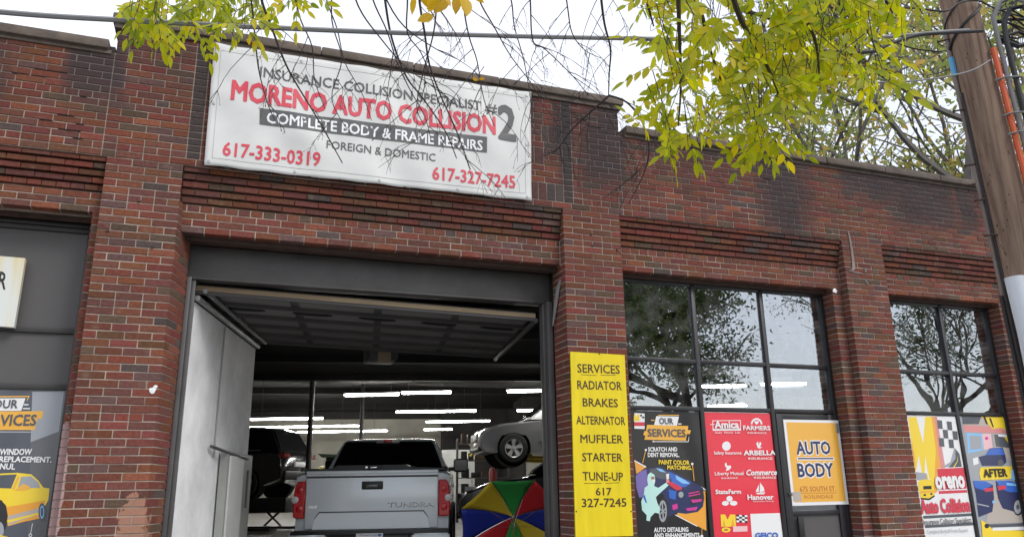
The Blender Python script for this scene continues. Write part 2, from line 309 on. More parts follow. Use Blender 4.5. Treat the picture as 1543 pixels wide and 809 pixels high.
M['violet'] = mat('violet_print', (.18, .14, .42), .4)
M['mint'] = mat('mint_print', (.50, .78, .72), .5)
M['skin'] = mat('brown_print', (.35, .16, .09), .5)
M['greyp'] = mat('grey_print', (.33, .35, .38), .45)
M['dgreyp'] = mat('dark_grey_print', (.08, .09, .11), .45)
M['salmon'] = mat('salmon_print', (.66, .25, .24), .45)
M['tan'] = mat('tan_print', (.45, .40, .35), .5)
M['burnt'] = mat('burnt_orange_print', (.42, .13, .03), .5)
M['faded'] = mat('faded_poster_grey', (.11, .115, .125), .3, noise=.12, nscale=2)
M['silver'] = mat('silver_car_paint', (.80, .85, .89), .26, metal=.10, coat=.6, spec=.5)
M['silver2'] = mat('silver_crossover_paint', (.15, .15, .155), .35, metal=.5, coat=.6)
M['blackpaint'] = mat('black_car_paint', (.008, .008, .010), .2, coat=1.)
M['chrome'] = mat('chrome', (.7, .7, .7), .12, metal=1.)
M['rim'] = mat('alloy', (.62, .62, .63), .35, metal=.3)
M['tail'] = mat('red_lamp_lens', (.62, .008, .012), .12, coat=1.)
M['lens'] = mat('clear_lamp_lens', (.62, .60, .60), .15, coat=1.)
M['amberlens'] = mat('amber_lamp_lens', (.7, .22, .02), .2, coat=1.)
M['tail2'] = mat('dim_red_lens', (.22, .006, .012), .12, coat=1.)
M['plate'] = mat('number_plate_white', (.75, .75, .76), .4)
M['tube'] = mat('lit_tube', (.9, .9, .9), .5, emis=(1, .98, .93), estr=55)
M['wood'] = wood_mat('pole_wood', (.115, .075, .055), (.31, .215, .16), (22, 22, .7))
M['lathe'] = mat('pale_timber_strip', (.36, .27, .17), .8, noise=.3, nscale=6, stretch=(.3, 1, 1))
M['bark'] = mat('bark', (.07, .055, .045), .95, noise=.4, nscale=14, bump=.8, bscale=30)
M['twig'] = mat('dark_twig', (.06, .047, .048), .9, noise=.3, nscale=20)
M['greybark'] = mat('grey_bark', (.17, .155, .15), .95, noise=.3, nscale=8)
M['leafY'] = leaf_mat('yellow_green_leaf', (.16, .28, .005), (.62, .64, .008), (.95, .72, .010), .68)
M['leafO'] = leaf_mat('golden_leaf', (.62, .36, .01), (.75, .48, .01), (.75, .34, .01), .5)
M['leafG'] = leaf_mat('dull_green_leaf', (.22, .30, .09), (.42, .46, .13), (.85, .46, .14), .55)
M['leafD'] = leaf_mat('dark_green_leaf', (.05, .09, .02), (.09, .13, .03), (.2, .18, .03), .4)
M['cable'] = mat('black_cable', (.02, .02, .022), .6)
M['greycable'] = mat('grey_cable', (.22, .22, .23), .6)
M['conduit'] = mat('orange_conduit', (.62, .10, .03), .5, noise=.08, nscale=6)
M['guard'] = mat('white_plastic_guard', (.66, .70, .76), .4, noise=.06, nscale=2)
M['bluetag'] = mat('blue_tag', (.10, .36, .62), .5)
M['galv'] = mat('galvanised', (.38, .38, .38), .45, metal=.6)
M['liftyellow'] = mat('lift_yellow', (.62, .42, .02), .5)
M['ublue'] = mat('blue_nylon', (.008, .022, .26), .6); M['ured'] = mat('red_nylon', (.50, .010, .018), .6)
M['ugreen'] = mat('green_nylon', (.02, .30, .05), .6); M['uyellow'] = mat('yellow_nylon', (.62, .45, .02), .6)
M['green'] = mat('dark_green_paint', (.03, .05, .035), .6)
M['doorpanel'] = mat('grey_door_skin', (.17, .16, .155), .6, noise=.2, nscale=2)
M['doorrib'] = mat('grey_door_rib', (.08, .075, .073), .6, noise=.2, nscale=2)
M['hole'] = mat('deep_shadow_black', (.004, .004, .004), .9)
M['brown'] = mat('brown_card', (.09, .06, .04), .8)
M['cmetal'] = mat('grey_green_metal', (.30, .31, .29), .5, noise=.15, nscale=3)

for k_ in ('posterred', 'posterblack', 'wprint', 'orange', 'amber', 'ylw', 'navy', 'blue', 'lblue', 'magenta', 'violet', 'mint', 'greyp', 'dgreyp', 'salmon', 'tan', 'faded', 'pinkprint'):
    M[k_].node_tree.nodes['Principled BSDF'].inputs['Coat Weight'].default_value = .3
# ---------------------------------------------------------------- flat print and lettering
def text_mesh(body, bold=0., shear=0.):
    """letters as flat faces; bold strokes come from slightly shifted copies, each a hair behind the last"""
    cu = bpy.data.curves.new('t', 'FONT'); cu.body = body; cu.size = 1; cu.resolution_u = 2; cu.shear = shear; cu.fill_mode = 'FRONT'
    o = bpy.data.objects.new('t', cu); C.objects.link(o)
    dg = bpy.context.evaluated_depsgraph_get(); dg.update()
    me = bpy.data.meshes.new_from_object(o.evaluated_get(dg)); bpy.data.objects.remove(o); bpy.data.curves.remove(cu)
    co = np.empty(len(me.vertices)*3); me.vertices.foreach_get('co', co); co = co.reshape(-1, 3)
    fs = [tuple(p.vertices) for p in me.polygons]; bpy.data.meshes.remove(me)
    if bold > 0:
        n = len(co); C_ = []; F_ = []
        for i, (dx, dy) in enumerate(((0, 0), (-1, 0), (1, 0), (-.8, -.8), (.8, .8), (-.8, .8), (.8, -.8), (0, 1), (0, -1))):
            C_.append(co+np.array([dx*bold, dy*bold, i*1.])); F_ += [tuple(j+i*n for j in f) for f in fs]
        co = np.concatenate(C_); fs = F_
    return co, fs
def lettering(parent, body, bl, br, tl, Y, material, bold=.0, shear=0., capref=None, name='lettering', surf=None):
    """text between two baseline pixels; tl = a pixel on the cap line above the left end"""
    co, fs = text_mesh(body, bold, shear)
    x0, x1 = co[:, 0].min(), co[:, 0].max()
    cap = .70 if capref is None else capref
    A = at(*bl, Y); B = at(*br, Y); T = at(*tl, Y); ux = (B-A); hh = T.z-A.z-(T.x-A.x)*(ux.z/ux.x)
    off = Vector(parent.location) if parent else Vector((0, 0, 0))
    vs = []
    for c in co:
        s = (c[0]-x0)/(x1-x0); p = A+ux*s+Vector((0, 0, hh*c[1]/cap)); 
        if surf: p.y = surf(p.x, p.z)-.0012
        p.y += c[2]*.00006
        vs.append(tuple(p-off))
    mb = MB(); mb.add(vs, fs); me = mb.mesh(name)
    return link(name, me, material, parent)
def print_art(parent, layers, Y, name='print', ox=0, oy=0, sc=1.):
    """coloured flat shapes on a sign's face; each shape is a thin skin 0.15 mm proud of the one before"""
    mb = MB(); mats = []; off = Vector(parent.location)
    for i, (mt, poly) in enumerate(layers):
        if mt not in mats: mats.append(mt)
        mb.mi = mats.index(mt)
        if isinstance(poly, tuple) and poly[0] == 'ell':
            _, cx, cy, rx, ry = poly; poly = [(cx+rx*math.cos(a*PI/9), cy+ry*math.sin(a*PI/9)) for a in range(18)]
        if isinstance(poly, tuple) and poly[0] == 'line':
            _, x0, y0, x1, y1, wd = poly; dx, dy = x1-x0, y1-y0; l = math.hypot(dx, dy); nx, ny = -dy/l*wd/2, dx/l*wd/2
            poly = [(x0+nx, y0+ny), (x1+nx, y1+ny), (x1-nx, y1-ny), (x0-nx, y0-ny)]
        mb.add([at(ox+x/sc, oy+y/sc, Y-.00015*(i+1))-off for x, y in poly], [tuple(range(len(poly)))])
    o = link(name, mb.mesh(name), [M[k] for k in mats], parent); return o

# ---------------------------------------------------------------- ground and road
def sheet(name, x0, x1, y0, y1, z, mt, step=None):
    mb = MB(); mb.box(x0, x1, y0, y1, z-.3, z); o = mb.build(name, mt); o['kind'] = 'structure'; return o
sheet('ground', -400, 400, -400, 400, -.02, M['asphalt'])
sheet('road', -80, 80, -14, -2.6, 0., M['asphalt'])
mb = MB(); mb.box(-80, 80, -2.6, -2.45, -.3, .14); o = mb.build('kerb', M['concrete']); o['kind'] = 'structure'
mb = MB()
for i in range(-20, 21):
    mb.add([(i*1.5+.005, -2.445, .14), (i*1.5+1.49, -2.445, .14), (i*1.5+1.49, .3, .36), (i*1.5+.005, .3, .36)], [(0, 1, 2, 3)])
mb.add([(-30, -2.445, .13), (32, -2.445, .13), (32, .3, .35), (-30, .3, .35)], [(0, 1, 2, 3)])
o = mb.build('pavement', M['concrete']); o['kind'] = 'structure'
mb = MB(); mb.box(-80, 80, -17, -14, -.3, .14); o = mb.build('far_pavement', M['concrete']); o['kind'] = 'structure'
mb = MB()
mb.add([(-9, .3, .4), (14, .3, .4), (22, 34, .4+.022*34), (-14, 34, .4+.022*34), (-9, .3, .0), (14, .3, .0)], [(0, 1, 2, 3), (0, 1, 5, 4)])
o = mb.build('garage_floor', M['floor']); o['kind'] = 'structure'

# ---------------------------------------------------------------- the brick building
B = thing('brick_garage_building', 'long low dark red brick repair garage with stone coping and stepped parapet', 'building', (0, 0, .3))
BO = Vector(B.location)
CH = .066; BL = .216; J = .0098
ZS = 3.82                                  # soffit of the openings
ZT = ZS + 9*CH                             # top of the corbelled courses
PIERS = [(-4.95, -4.25), (-1.13, -.51), (3.15, 3.82), (6.79, 7.41), (9.46, 10.1)]
TOPS = [(-6.0, -1.17, 5.42), (-1.17, 3.87, 5.70), (3.87, 12.2, 5.37)]
bricks = []                                # x0,x1,y0,y1,z0,z1,(tone)
def tone():
    r = random.random(); v = random.uniform(.84, 1.16)
    if r < .70: c = (.158+random.uniform(-.028, .026), .054+random.uniform(-.008, .009), .036+random.uniform(-.006, .007))
    elif r < .84: c = (.128, .052, .042)
    elif r < .92: c = (.100, .064, .043)
    elif r < .965: c = (.115, .064, .058)
    elif r < .985: c = (.085, .062, .056)
    else: c = (.22, .075, .042)
    return tuple(min(.9, q*v) for q in c)
rowk = lambda z: int(round((z-ZS)/CH))
SPL = {}
def brick(x0, x1, y0, y1, z0, z1, t=None, j=J):
    if abs(x1+.51) < 1e-6 and z1 < ZS+5*CH and y1 > .09: SPL[len(bricks)] = .32
    bricks.append((x0+j/2, x1-j/2, y0+random.uniform(-.0015, .0025), y1, z0+j/2, z1-j/2, t or tone()))
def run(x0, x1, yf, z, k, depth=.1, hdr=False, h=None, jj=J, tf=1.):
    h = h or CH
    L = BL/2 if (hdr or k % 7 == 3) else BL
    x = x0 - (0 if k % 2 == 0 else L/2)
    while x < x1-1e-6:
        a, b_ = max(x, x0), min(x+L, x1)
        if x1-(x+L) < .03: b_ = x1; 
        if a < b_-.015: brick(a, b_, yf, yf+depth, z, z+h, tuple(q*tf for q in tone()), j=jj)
        x += L
        if b_ == x1: break
def topz(x):
    for a, b_, t in TOPS:
        if a <= x < b_: return t
    return 5.37
# piers, courses from the ground up to the corbel line
k0 = -int((ZS-.32)/CH); RET = .33
for (a, b_) in PIERS:
    for k in range(k0, 9):
        z = ZS+k*CH
        if k % 2 == 0:
            n = 3; L = (b_-a)/n
            for i in range(n): brick(a+i*L, a+(i+1)*L, 0, .104, z, z+CH)
            for xx in ((a, a+.1), (b_-.1, b_)): brick(xx[0], xx[1], .104, RET, z, z+CH)
        else:
            h = (b_-a)/6; xs = [a, a+h, a+3*h, a+5*h, b_]
            if k % 7 == 3 or k % 7 == -4: xs = [a+i*h for i in range(7)]
            for i in range(len(xs)-1):
                e = i in (0, len(xs)-2); brick(xs[i], xs[i+1], 0, .215 if e else .1, z, z+CH)
            for xx in ((a, a+.1), (b_-.1, b_)): brick(xx[0], xx[1], .215, RET, z, z+CH)
ZSL = 3.925
BAYS = [(-4.25, -1.13), (-.51, 3.15), (3.82, 6.79), (7.41, 9.46)]
OPEN = [(-4.1, -1.195), (-.51, 3.15), (3.875, 6.645), (7.44, 9.34)]
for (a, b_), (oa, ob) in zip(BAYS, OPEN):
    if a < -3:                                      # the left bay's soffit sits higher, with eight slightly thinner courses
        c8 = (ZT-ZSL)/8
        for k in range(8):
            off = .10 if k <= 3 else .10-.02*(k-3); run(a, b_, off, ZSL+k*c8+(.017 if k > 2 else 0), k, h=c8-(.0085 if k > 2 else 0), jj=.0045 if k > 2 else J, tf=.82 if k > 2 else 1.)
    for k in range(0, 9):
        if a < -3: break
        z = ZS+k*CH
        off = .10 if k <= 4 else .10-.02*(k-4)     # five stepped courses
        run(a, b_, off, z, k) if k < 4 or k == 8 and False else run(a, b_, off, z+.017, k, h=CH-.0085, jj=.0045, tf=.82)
    for k in range(k0, 0 if a > -3 else 2):         # strips of wall beside the openings
        z = ZS+k*CH
        for (u, v) in ((a, oa), (ob, b_)):
            if v-u > .02:
                brick(u, v, .1, RET, z, z+CH, j=.006 if v-u < .1 else J)
run(10.1, 12.2, .02, 0, 0) if False else None
for k in range(k0, 9): run(10.1, 12.2, .1, ZS+k*CH, k)
for k in range(k0, 9): run(-6, -4.95, .1, ZS+k*CH, k)
# upper wall; dark header bands and upright bricks of the sign frieze
BANDS = [(-.50, -.385), (3.175, 3.285)]
FZ0, FZ1 = ZT+CH, 5.70-CH
k = 9
while True:
    z = ZS+k*CH
    if z > 5.72: break
    for (a, b_, t) in TOPS:
        if z >= t-.01: continue
        segs = [(a, b_)]
        if a == -1.17 and z > FZ0-1e-3 and z < FZ1:
            segs = [(a, BANDS[0][0]), (BANDS[0][1], BANDS[1][0]), (BANDS[1][1], b_)]
            for (u, v) in BANDS: brick(u, v, -.002, .1, z, min(z+CH, t), (.062, .048, .046))
        for (u, v) in segs:
            skip = []
            if a == -1.17 and u == BANDS[0][1]:
                kk = k-10
                if kk in (0, 1, 2): skip = [(2.50, v)] if kk >= 0 else []
                if kk in (6, 7, 8): skip = [(2.74, 2.96)]
                if kk in (10, 11, 12): skip = [(2.94, 3.175)]
            x = u
            for (su, sv) in skip: run(x, su, 0, z, k, .1); x = sv
            if x < v-.01:
                h = min(CH, t-z)
                nb = len(bricks); run(x, v, 0, z, k, .1)
    k += 1
zb = ZS+10*CH
for zz, xs in ((zb, [2.50+i*.0965 for i in range(7)]), (zb+6*CH, [2.74+i*.11 for i in range(2)]), (zb+10*CH, [2.94+i*.078 for i in range(3)])):
    wd = xs[1]-xs[0]
    for x in xs: brick(x, x+wd, 0, .1, zz, zz+3*CH, random.choice([(.09, .07, .062), (.07, .055, .055), (.10, .05, .045)]))
# shared brick meshes: sawn face with a small arris, slightly out of square
def brick_mesh(i):
    r = random.Random(i); e = .03
    v = []
    for (s, y) in ((1., 1.), (1., .03), (1-.0, .03)): pass
    q = lambda a: r.uniform(-a, a)
    back = [(0, 1, 0), (1, 1, 0), (1, 1, 1), (0, 1, 1)]
    mid = [(x, .03+q(.01), z) for x, _, z in back]
    fr = [(.012+q(.006), 0+q(.006), .05+q(.03)), (1-.012+q(.006), 0+q(.006), .05+q(.03)), (1-.012+q(.006), q(.006), .95+q(.03)), (.012+q(.006), q(.006), .95+q(.03))]
    v = back+mid+fr
    f = [(8, 9, 10, 11)]
    for a, b_ in ((0, 1), (1, 2), (2, 3), (3, 0)): f += [(a, b_, 4+b_, 4+a), (4+a, 4+b_, 8+b_, 8+a)]
    f.append((3, 2, 1, 0))
    me = bpy.data.meshes.new('brick'); me.from_pydata(v, [], [tuple(reversed(q_)) for q_ in f]); 
    bm = bmesh.new(); bm.from_mesh(me); bmesh.ops.recalc_face_normals(bm, faces=bm.faces); bm.to_mesh(me); bm.free()
    me.materials.append(M['brickO']); return me, v, f
BM_ = [brick_mesh(i) for i in range(6)]
def proj(p):
    d = Vector(p)-CAM; z = d.dot(FWD); return PCX+F*d.dot(RGT)/z, PCY-F*d.dot(UPV)/z, z
def parea(b_):
    x0, x1, y0, y1, z0, z1, t = b_
    cx, cy, _ = proj(((x0+x1)/2, y0, (z0+z1)/2))
    if not (8 < cx < 1535 and 5 < cy < 804): return 0
    p = [proj(q)[:2] for q in ((x0, y0, z0), (x1, y0, z0), (x1, y0, z1), (x0, y0, z1))]
    # hidden behind the banner or the yellow board
    if 2.79 > x0 > -.36 and z0 > 4.42 and z1 < 5.64: return 0
    if 3.2 < x0 and x1 < 3.8 and 1.2 < z0 < 2.9: return 0
    return abs(sum(p[i][0]*p[(i+1) % 4][1]-p[(i+1) % 4][0]*p[i][1] for i in range(4)))/2
order = sorted(range(len(bricks)), key=lambda i: -parea(bricks[i]))
single = set([i for i in order if i not in SPL][:300])
NV = []; NF = []; NT = []
for i, b_ in enumerate(bricks):
    x0, x1, y0, y1, z0, z1, t = b_
    me, v, f = BM_[i % 6]
    if i in single:
        o = bpy.data.objects.new('brick', me); C.objects.link(o); o.parent = B
        o.location = Vector((x0, y0, z0))-BO; o.scale = (x1-x0, y1-y0, z1-z0); o.color = (*t, 1)
    else:
        n = len(NV)
        NV += [(x0+(x1-x0)*a+(SPL.get(i, 0)*max(0, y0+(y1-y0)*c)*(a > .5)), y0+(y1-y0)*c-BO.y, z0+(z1-z0)*d-BO.z) for a, c, d in v]
        for q in f: NF.append(tuple(j+n for j in reversed(q))); NT += [t]*len(q)
me = bpy.data.meshes.new('brickwork'); me.from_pydata(NV, [], NF)
ca = me.color_attributes.new('tone', 'FLOAT_COLOR', 'CORNER'); ca.data.foreach_set('color', np.array([(*t, 1) for t in NT], dtype=np.float32).ravel())
bm = bmesh.new(); bm.from_mesh(me); bmesh.ops.recalc_face_normals(bm, faces=bm.faces); bm.to_mesh(me); bm.free()
o = link('brickwork', me, M['brickA'], B); o['kind'] = 'stuff'
# mortar core
mb = MB(); R_ = .0065
def cb(x0, x1, y0, y1, z0, z1): mb.box(x0, x1, y0, y1, z0-BO.z, z1-BO.z)
for (a, b_) in PIERS:
    if a == -1.13: mb.prism([(a+R_, R_), (b_-R_, R_), (b_-R_+.1, RET-.002), (a+R_, RET-.002)], -BO.z, ZS+4*CH-.005-BO.z, 'xy'); cb(a+R_, b_-R_, R_, RET-.002, ZS+4*CH-.0045, ZT-.001)
    else: cb(a+R_, b_-R_, R_, RET-.002, 0, ZT-.001)
for (a, b_), (oa, ob) in zip(BAYS, OPEN):
    if a < -3: cb(a-.01, b_+.01, .1+R_, .42, ZSL+.006, ZSL+.18); cb(a-.01, b_+.01, .145, .42, ZSL+.1801, ZT); cb(ob+.009, b_-.004, .1+R_, RET-.004, 0, ZSL+.005); continue
    cb(a-.01, b_+.01, .1+R_, .42, ZS+.006, ZS+4*CH-.004); cb(a-.01, b_+.01, .145, .42, ZS+4*CH-.004, ZS+5*CH)
    for k in range(5, 9): cb(a-.01, b_+.01, .1-.02*(k-4)+.05, .42, ZS+k*CH+.0001*k, ZS+(k+1)*CH-.0001)
    for (u, v) in ((a, oa), (ob, b_)):
        if v-u > .02: cb(u+.009, v-.004, .1+R_, RET-.004, 0, ZS+.005)
cb(10.1, 12.19, .1+R_, .42, 0, ZT); cb(-5.99, -4.95, .1+R_, .42, 0, ZT)
for a, b_, t in TOPS:
    lo_ = a+R_ if (a < -5 or t > 5.5) else a-R_+.0005; hi_ = b_-R_ if (t > 5.5 or b_ > 5) else b_+R_-.0005
    cb(lo_, hi_, R_, .42, ZT+.0003, t-.004)
mb.build('mortar_bed', M['mortar'], B)
# coping stones
def coping(a, b_, z, L=.92):
    x = a
    while x < b_-.05:
        e = min(x+L, b_); e = b_ if b_-e < .25 else e
        mb = MB(); mb.cbox(x+.003, e-.003, -.055+random.uniform(-.003, .003), .46, z-BO.z+random.uniform(-.002, .002), z+.088-BO.z+random.uniform(-.003, .003), .012); mb.build('coping_stone', M['coping'], B)
        x = e
coping(-6.0, -1.22, 5.42); coping(-1.225, 3.925, 5.702); coping(3.93, 12.2, 5.372)
mb = MB(); mb.box(-1.2, 3.9, -.02, .44, 5.655-BO.z, 5.70-BO.z); mb.build('bed_course', M['coping'], B)
mb = MB(); mb.box(3.93, 12.1, -.012, .44, 5.335-BO.z, 5.37-BO.z); mb.build('bed_course', M['coping'], B)
mb = MB(); mb.box(-6, -1.2, -.012, .44, 5.385-BO.z, 5.418-BO.z); mb.build('bed_course', M['coping'], B)
# rusty steel lintel angles under the brick
mrust = mat('rusty_lintel', (.07, .042, .032), .85, noise=.5, nscale=9)
for (a, b_) in OPEN:
    zs_ = ZSL if a < -3 else ZS; mb = MB(); mb.box(a+.002, b_-.002, .27 if a < -3 else .19, .415, zs_-.012-BO.z, zs_+.0055-BO.z); mb.box(a+.002, b_-.002, .285 if a < -3 else .205, .33 if a < -3 else .3, zs_-.03-BO.z, zs_-.0125-BO.z); mb.build('lintel', mrust, B)

# garage opening: beam, side frames
def bpart(name, mt, boxes, parent=B, ch=None):
    mb = MB()
    for q in boxes: (mb.cbox(*q[:4], q[4]-BO.z, q[5]-BO.z, ch) if ch else mb.box(*q[:4], q[4]-BO.z, q[5]-BO.z))
    return mb.build(name, mt, parent)
bpart('lintel_beam', M['steel'], [(-.42, 3.145, .40, .60, 3.485, 3.80), (-.42, 3.145, .38, .41, 3.478, 3.492)], ch=.004)
bpart('door_jamb', M['steel'], [(-.408, -.370, .335, .47, .3, 3.484), (-.369, -.335, .40, .50, .3, 3.483)], ch=.003)
bpart('door_jamb', M['steel'], [(3.085, 3.145, .335, .47, .3, 3.484), (3.06, 3.084, .40, .50, .3, 3.483)], ch=.003)
# -- a torn strip of flashing on the jamb
mb = MB(); mb.tube([Vector((3.142, .09, 3.66))-BO, Vector((3.135, .15, 3.58))-BO, Vector((3.13, .22, 3.40))-BO, Vector((3.125, .29, 3.22))-BO], [.012, .022, .020, .008], 5)
mb.build('flashing', M['galv'], B)

# ---------------- windows
def window(xs, zs, Y, name='window', fr=.05, dpt=.07, panes=(), skip=()):
    """xs, zs: frame lines (centres of mullions / edges)"""
    mb = MB(); zz = [z-BO.z for z in zs]
    for i, x in enumerate(xs):
        a = x if i == 0 else x-fr/2 if i < len(xs)-1 else x-fr
        mb.cbox(a, a+fr, Y, Y+dpt, zz[-1], zz[0], .003)
    hw = fr*.9
    for j, z in enumerate(zz):
        for i in range(len(xs)-1):
            if (i, j) in skip: continue
            a = xs[i]+(fr if i == 0 else fr/2)-.001; b_ = xs[i+1]-(fr if i == len(xs)-2 else fr/2)+.001
            t = z if j == 0 else z+hw/2 if j < len(zz)-1 else z+hw
            mb.cbox(a, b_, Y+.004, Y+dpt-.003, t-hw, t, .003)
    wob = mb.build(name, M['alu'], B)
    # pressed edge catching light, on the inner side of the bars
    for i in range(len(xs)-1):
        for j in range(len(zz)-1):
            if (i, j) in panes: continue
            a = xs[i]+(fr if i == 0 else fr/2); b_ = xs[i+1]-(fr if i == len(xs)-2 else fr/2)
            t = zz[j]-(hw if j == 0 else hw/2); u = zz[j+1]+(hw if j == len(zz)-2 else hw/2)
            g = MB(); tl = random.uniform(-.004, .004); tz = random.uniform(-.003, .003)
            g.add([(a-.004, Y+.03+tl, u-.004), (b_+.004, Y+.03-tl, u-.004), (b_+.004, Y+.03-tl+tz, t+.004), (a-.004, Y+.03+tl+tz, t+.004),
                   (a-.004, Y+.036+tl, u-.004), (b_+.004, Y+.036-tl, u-.004), (b_+.004, Y+.036-tl+tz, t+.004), (a-.004, Y+.036+tl+tz, t+.004)],
                  [(0, 1, 2, 3), (7, 6, 5, 4), (0, 4, 5, 1), (1, 5, 6, 2), (2, 6, 7, 3), (3, 7, 4, 0)])
            g.build('pane', M['glass'], wob)
    return wob
YW = .26
def zx(px, py): p = at(px, py, YW); return p.x, p.z
wx = [3.885, at(1047, 480, YW).x, at(1150, 480, YW).x, 6.64]
wz = [3.80, at(1150, 549, YW).z, at(1150, 618, YW).z, .42]
W1 = window(wx, wz, YW, panes=((2, 2),), skip=((2, 3),))
wx2 = [7.455, at(1419, 480, YW).x, 9.335]
wz2 = [3.80, at(1430, 562, YW).z, at(1430, 623, YW).z, .42]
W2 = window(wx2, wz2, YW)
# shop door in the third bay of the first window
dx0, dx1, dzt = wx[2]+.03, 6.64-.055, wz[2]-.035
mb = MB()
for q in ((dx0, dx0+.09, .0, .9), (dx1-.09, dx1, .0, .9)): mb.cbox(q[0], q[1], YW-.005, YW+.05, .42-BO.z, dzt-BO.z, .004)
zm = at(1240, 768, YW).z
mb.cbox(dx0+.089, dx1-.089, YW-.003, YW+.048, dzt-.09-BO.z, dzt-.002-BO.z, .004); mb.cbox(dx0+.089, dx1-.089, YW-.003, YW+.048, zm-.05-BO.z, zm-BO.z, .004); mb.cbox(dx0+.089, dx1-.089, YW-.003, YW+.048, .42-BO.z, .6-BO.z, .004)
DR = mb.build('door', M['alu'], B)
mb = MB(); mb.box(dx0+.085, dx1-.085, YW+.02, YW+.026, zm-.005-BO.z, dzt-.085-BO.z); mb.build('pane', M['glass'], DR)
mb = MB(); mb.box(dx0+.085, dx1-.085, YW+.018, YW+.026, .59-BO.z, zm-.045-BO.z); mb.build('door_panel', M['greypanel'], DR)
p = at(1192, 744, YW-.02); mb = MB(); mb.lathe([(-.03, .0), (-.03, .016), (-.005, .02), (0, .012), (.03, .012)], 'y', p-BO, 12); mb.build('handle', M['galv'], DR)
mb = MB(); mb.cbox(dx0+.13, dx0+.20, YW-.03, YW-.004, zm-.30-BO.z, zm-.06-BO.z, .004); mb.build('letter_plate', M['black'], DR)
for zz in (at(1275, 645, YW).z, .7):
    mb = MB(); mb.cbox(dx1-.01, dx1+.035, YW-.018, YW-.004, zz-.055-BO.z, zz+.055-BO.z, .004); mb.build('hinge', M['galv'], DR)
# left bay: sheet infill over a window
YL = .37; xl0, xl1 = -4.09, -1.20
zl = [3.90, at(50, 495, YL).z, at(50, 581, YL).z, .42]
mb = MB()
for a in (xl0, -2.9, xl1-.05): mb.cbox(a, a+.05, YL, YL+.09, .42-BO.z, zl[0]-BO.z, .003)
for z in (zl[0]-.085, zl[0]-.05, zl[1]-.03, zl[2]-.03, .42): 
    for (u, v) in ((xl0+.049, -2.9), (-2.851, xl1-.049)): mb.cbox(u, v, YL+.003, YL+.087, z-BO.z, z+.05-BO.z, .003)
WL = mb.build('window', M['darkframe'], B)
for (u, v) in ((xl0+.045, -2.895), (-2.855, xl1-.045)):
    for j in (0, 1):
        mb = MB(); mb.box(u, v, YL+.03, YL+.045, zl[j+1]+.015-BO.z, zl[j]-(.045 if j == 0 else .025)-BO.z); mb.build('infill_panel', M['greypanel'], WL)
    mb = MB(); mb.box(u, v, YL+.03, YL+.036, .465-BO.z, zl[2]-.025-BO.z); mb.build('pane', M['glass'], WL)
bpart('blind_box', M['darkwall'], [(xl0, xl1, .7, .76, .4, 4.0)])

# ---------------- room behind
ZC = 5.02
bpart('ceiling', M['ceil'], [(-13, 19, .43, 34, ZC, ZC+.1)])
bpart('added_dark_slab', M['ceil'], [(-12.9, 18.9, .505, 11.6, 4.06, 4.12)])  # added dark slab, hides the lit ceiling and keeps the upper interior dark
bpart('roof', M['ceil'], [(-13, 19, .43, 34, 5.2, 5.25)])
AX = math.radians(12)
def shop(u, v, z): return Vector((-.33+u*math.cos(AX)+v*math.sin(AX), .5-u*math.sin(AX)+v*math.cos(AX), z))
def wall_uv(name, mt, u0, v0, u1, v1, z0, z1, th=.15, parent=B):
    a, b_ = shop(u0, v0, 0), shop(u1, v1, 0); d = (b_-a).normalized(); n = Vector((-d.y, d.x, 0))*th
    mb = MB(); vs = [q+Vector((0, 0, z))-BO for z in (z0, z1) for q in (a, b_, b_+n, a+n)]
    mb.add(vs, [(0, 1, 2, 3), (7, 6, 5, 4), (0, 4, 5, 1), (1, 5, 6, 2), (2, 6, 7, 3), (3, 7, 4, 0)]); return mb.build(name, mt, parent)
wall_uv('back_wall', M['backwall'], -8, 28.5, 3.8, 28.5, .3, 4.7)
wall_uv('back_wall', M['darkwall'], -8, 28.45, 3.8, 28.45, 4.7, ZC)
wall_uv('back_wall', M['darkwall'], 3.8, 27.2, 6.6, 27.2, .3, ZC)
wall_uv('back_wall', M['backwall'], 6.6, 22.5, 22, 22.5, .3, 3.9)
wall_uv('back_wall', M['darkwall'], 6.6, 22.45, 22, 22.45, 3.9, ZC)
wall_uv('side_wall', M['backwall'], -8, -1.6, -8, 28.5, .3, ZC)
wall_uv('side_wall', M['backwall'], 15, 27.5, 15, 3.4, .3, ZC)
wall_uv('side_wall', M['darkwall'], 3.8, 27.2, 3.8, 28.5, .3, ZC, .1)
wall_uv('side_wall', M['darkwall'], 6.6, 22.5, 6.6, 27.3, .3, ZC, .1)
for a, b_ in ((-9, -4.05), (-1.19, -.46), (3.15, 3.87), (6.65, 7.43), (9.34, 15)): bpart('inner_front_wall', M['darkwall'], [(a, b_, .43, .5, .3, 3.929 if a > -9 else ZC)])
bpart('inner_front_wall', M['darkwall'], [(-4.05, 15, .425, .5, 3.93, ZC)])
# ceiling beams
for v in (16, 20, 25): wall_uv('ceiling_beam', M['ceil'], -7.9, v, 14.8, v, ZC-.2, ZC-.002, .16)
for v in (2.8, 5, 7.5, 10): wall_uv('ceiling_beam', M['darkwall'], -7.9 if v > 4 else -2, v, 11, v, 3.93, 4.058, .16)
for u in (-3, 5.4):
    wall_uv('ceiling_pipe', M['darkwall'], u, 3.2, u, 9.8, 3.84, 3.92, .09)
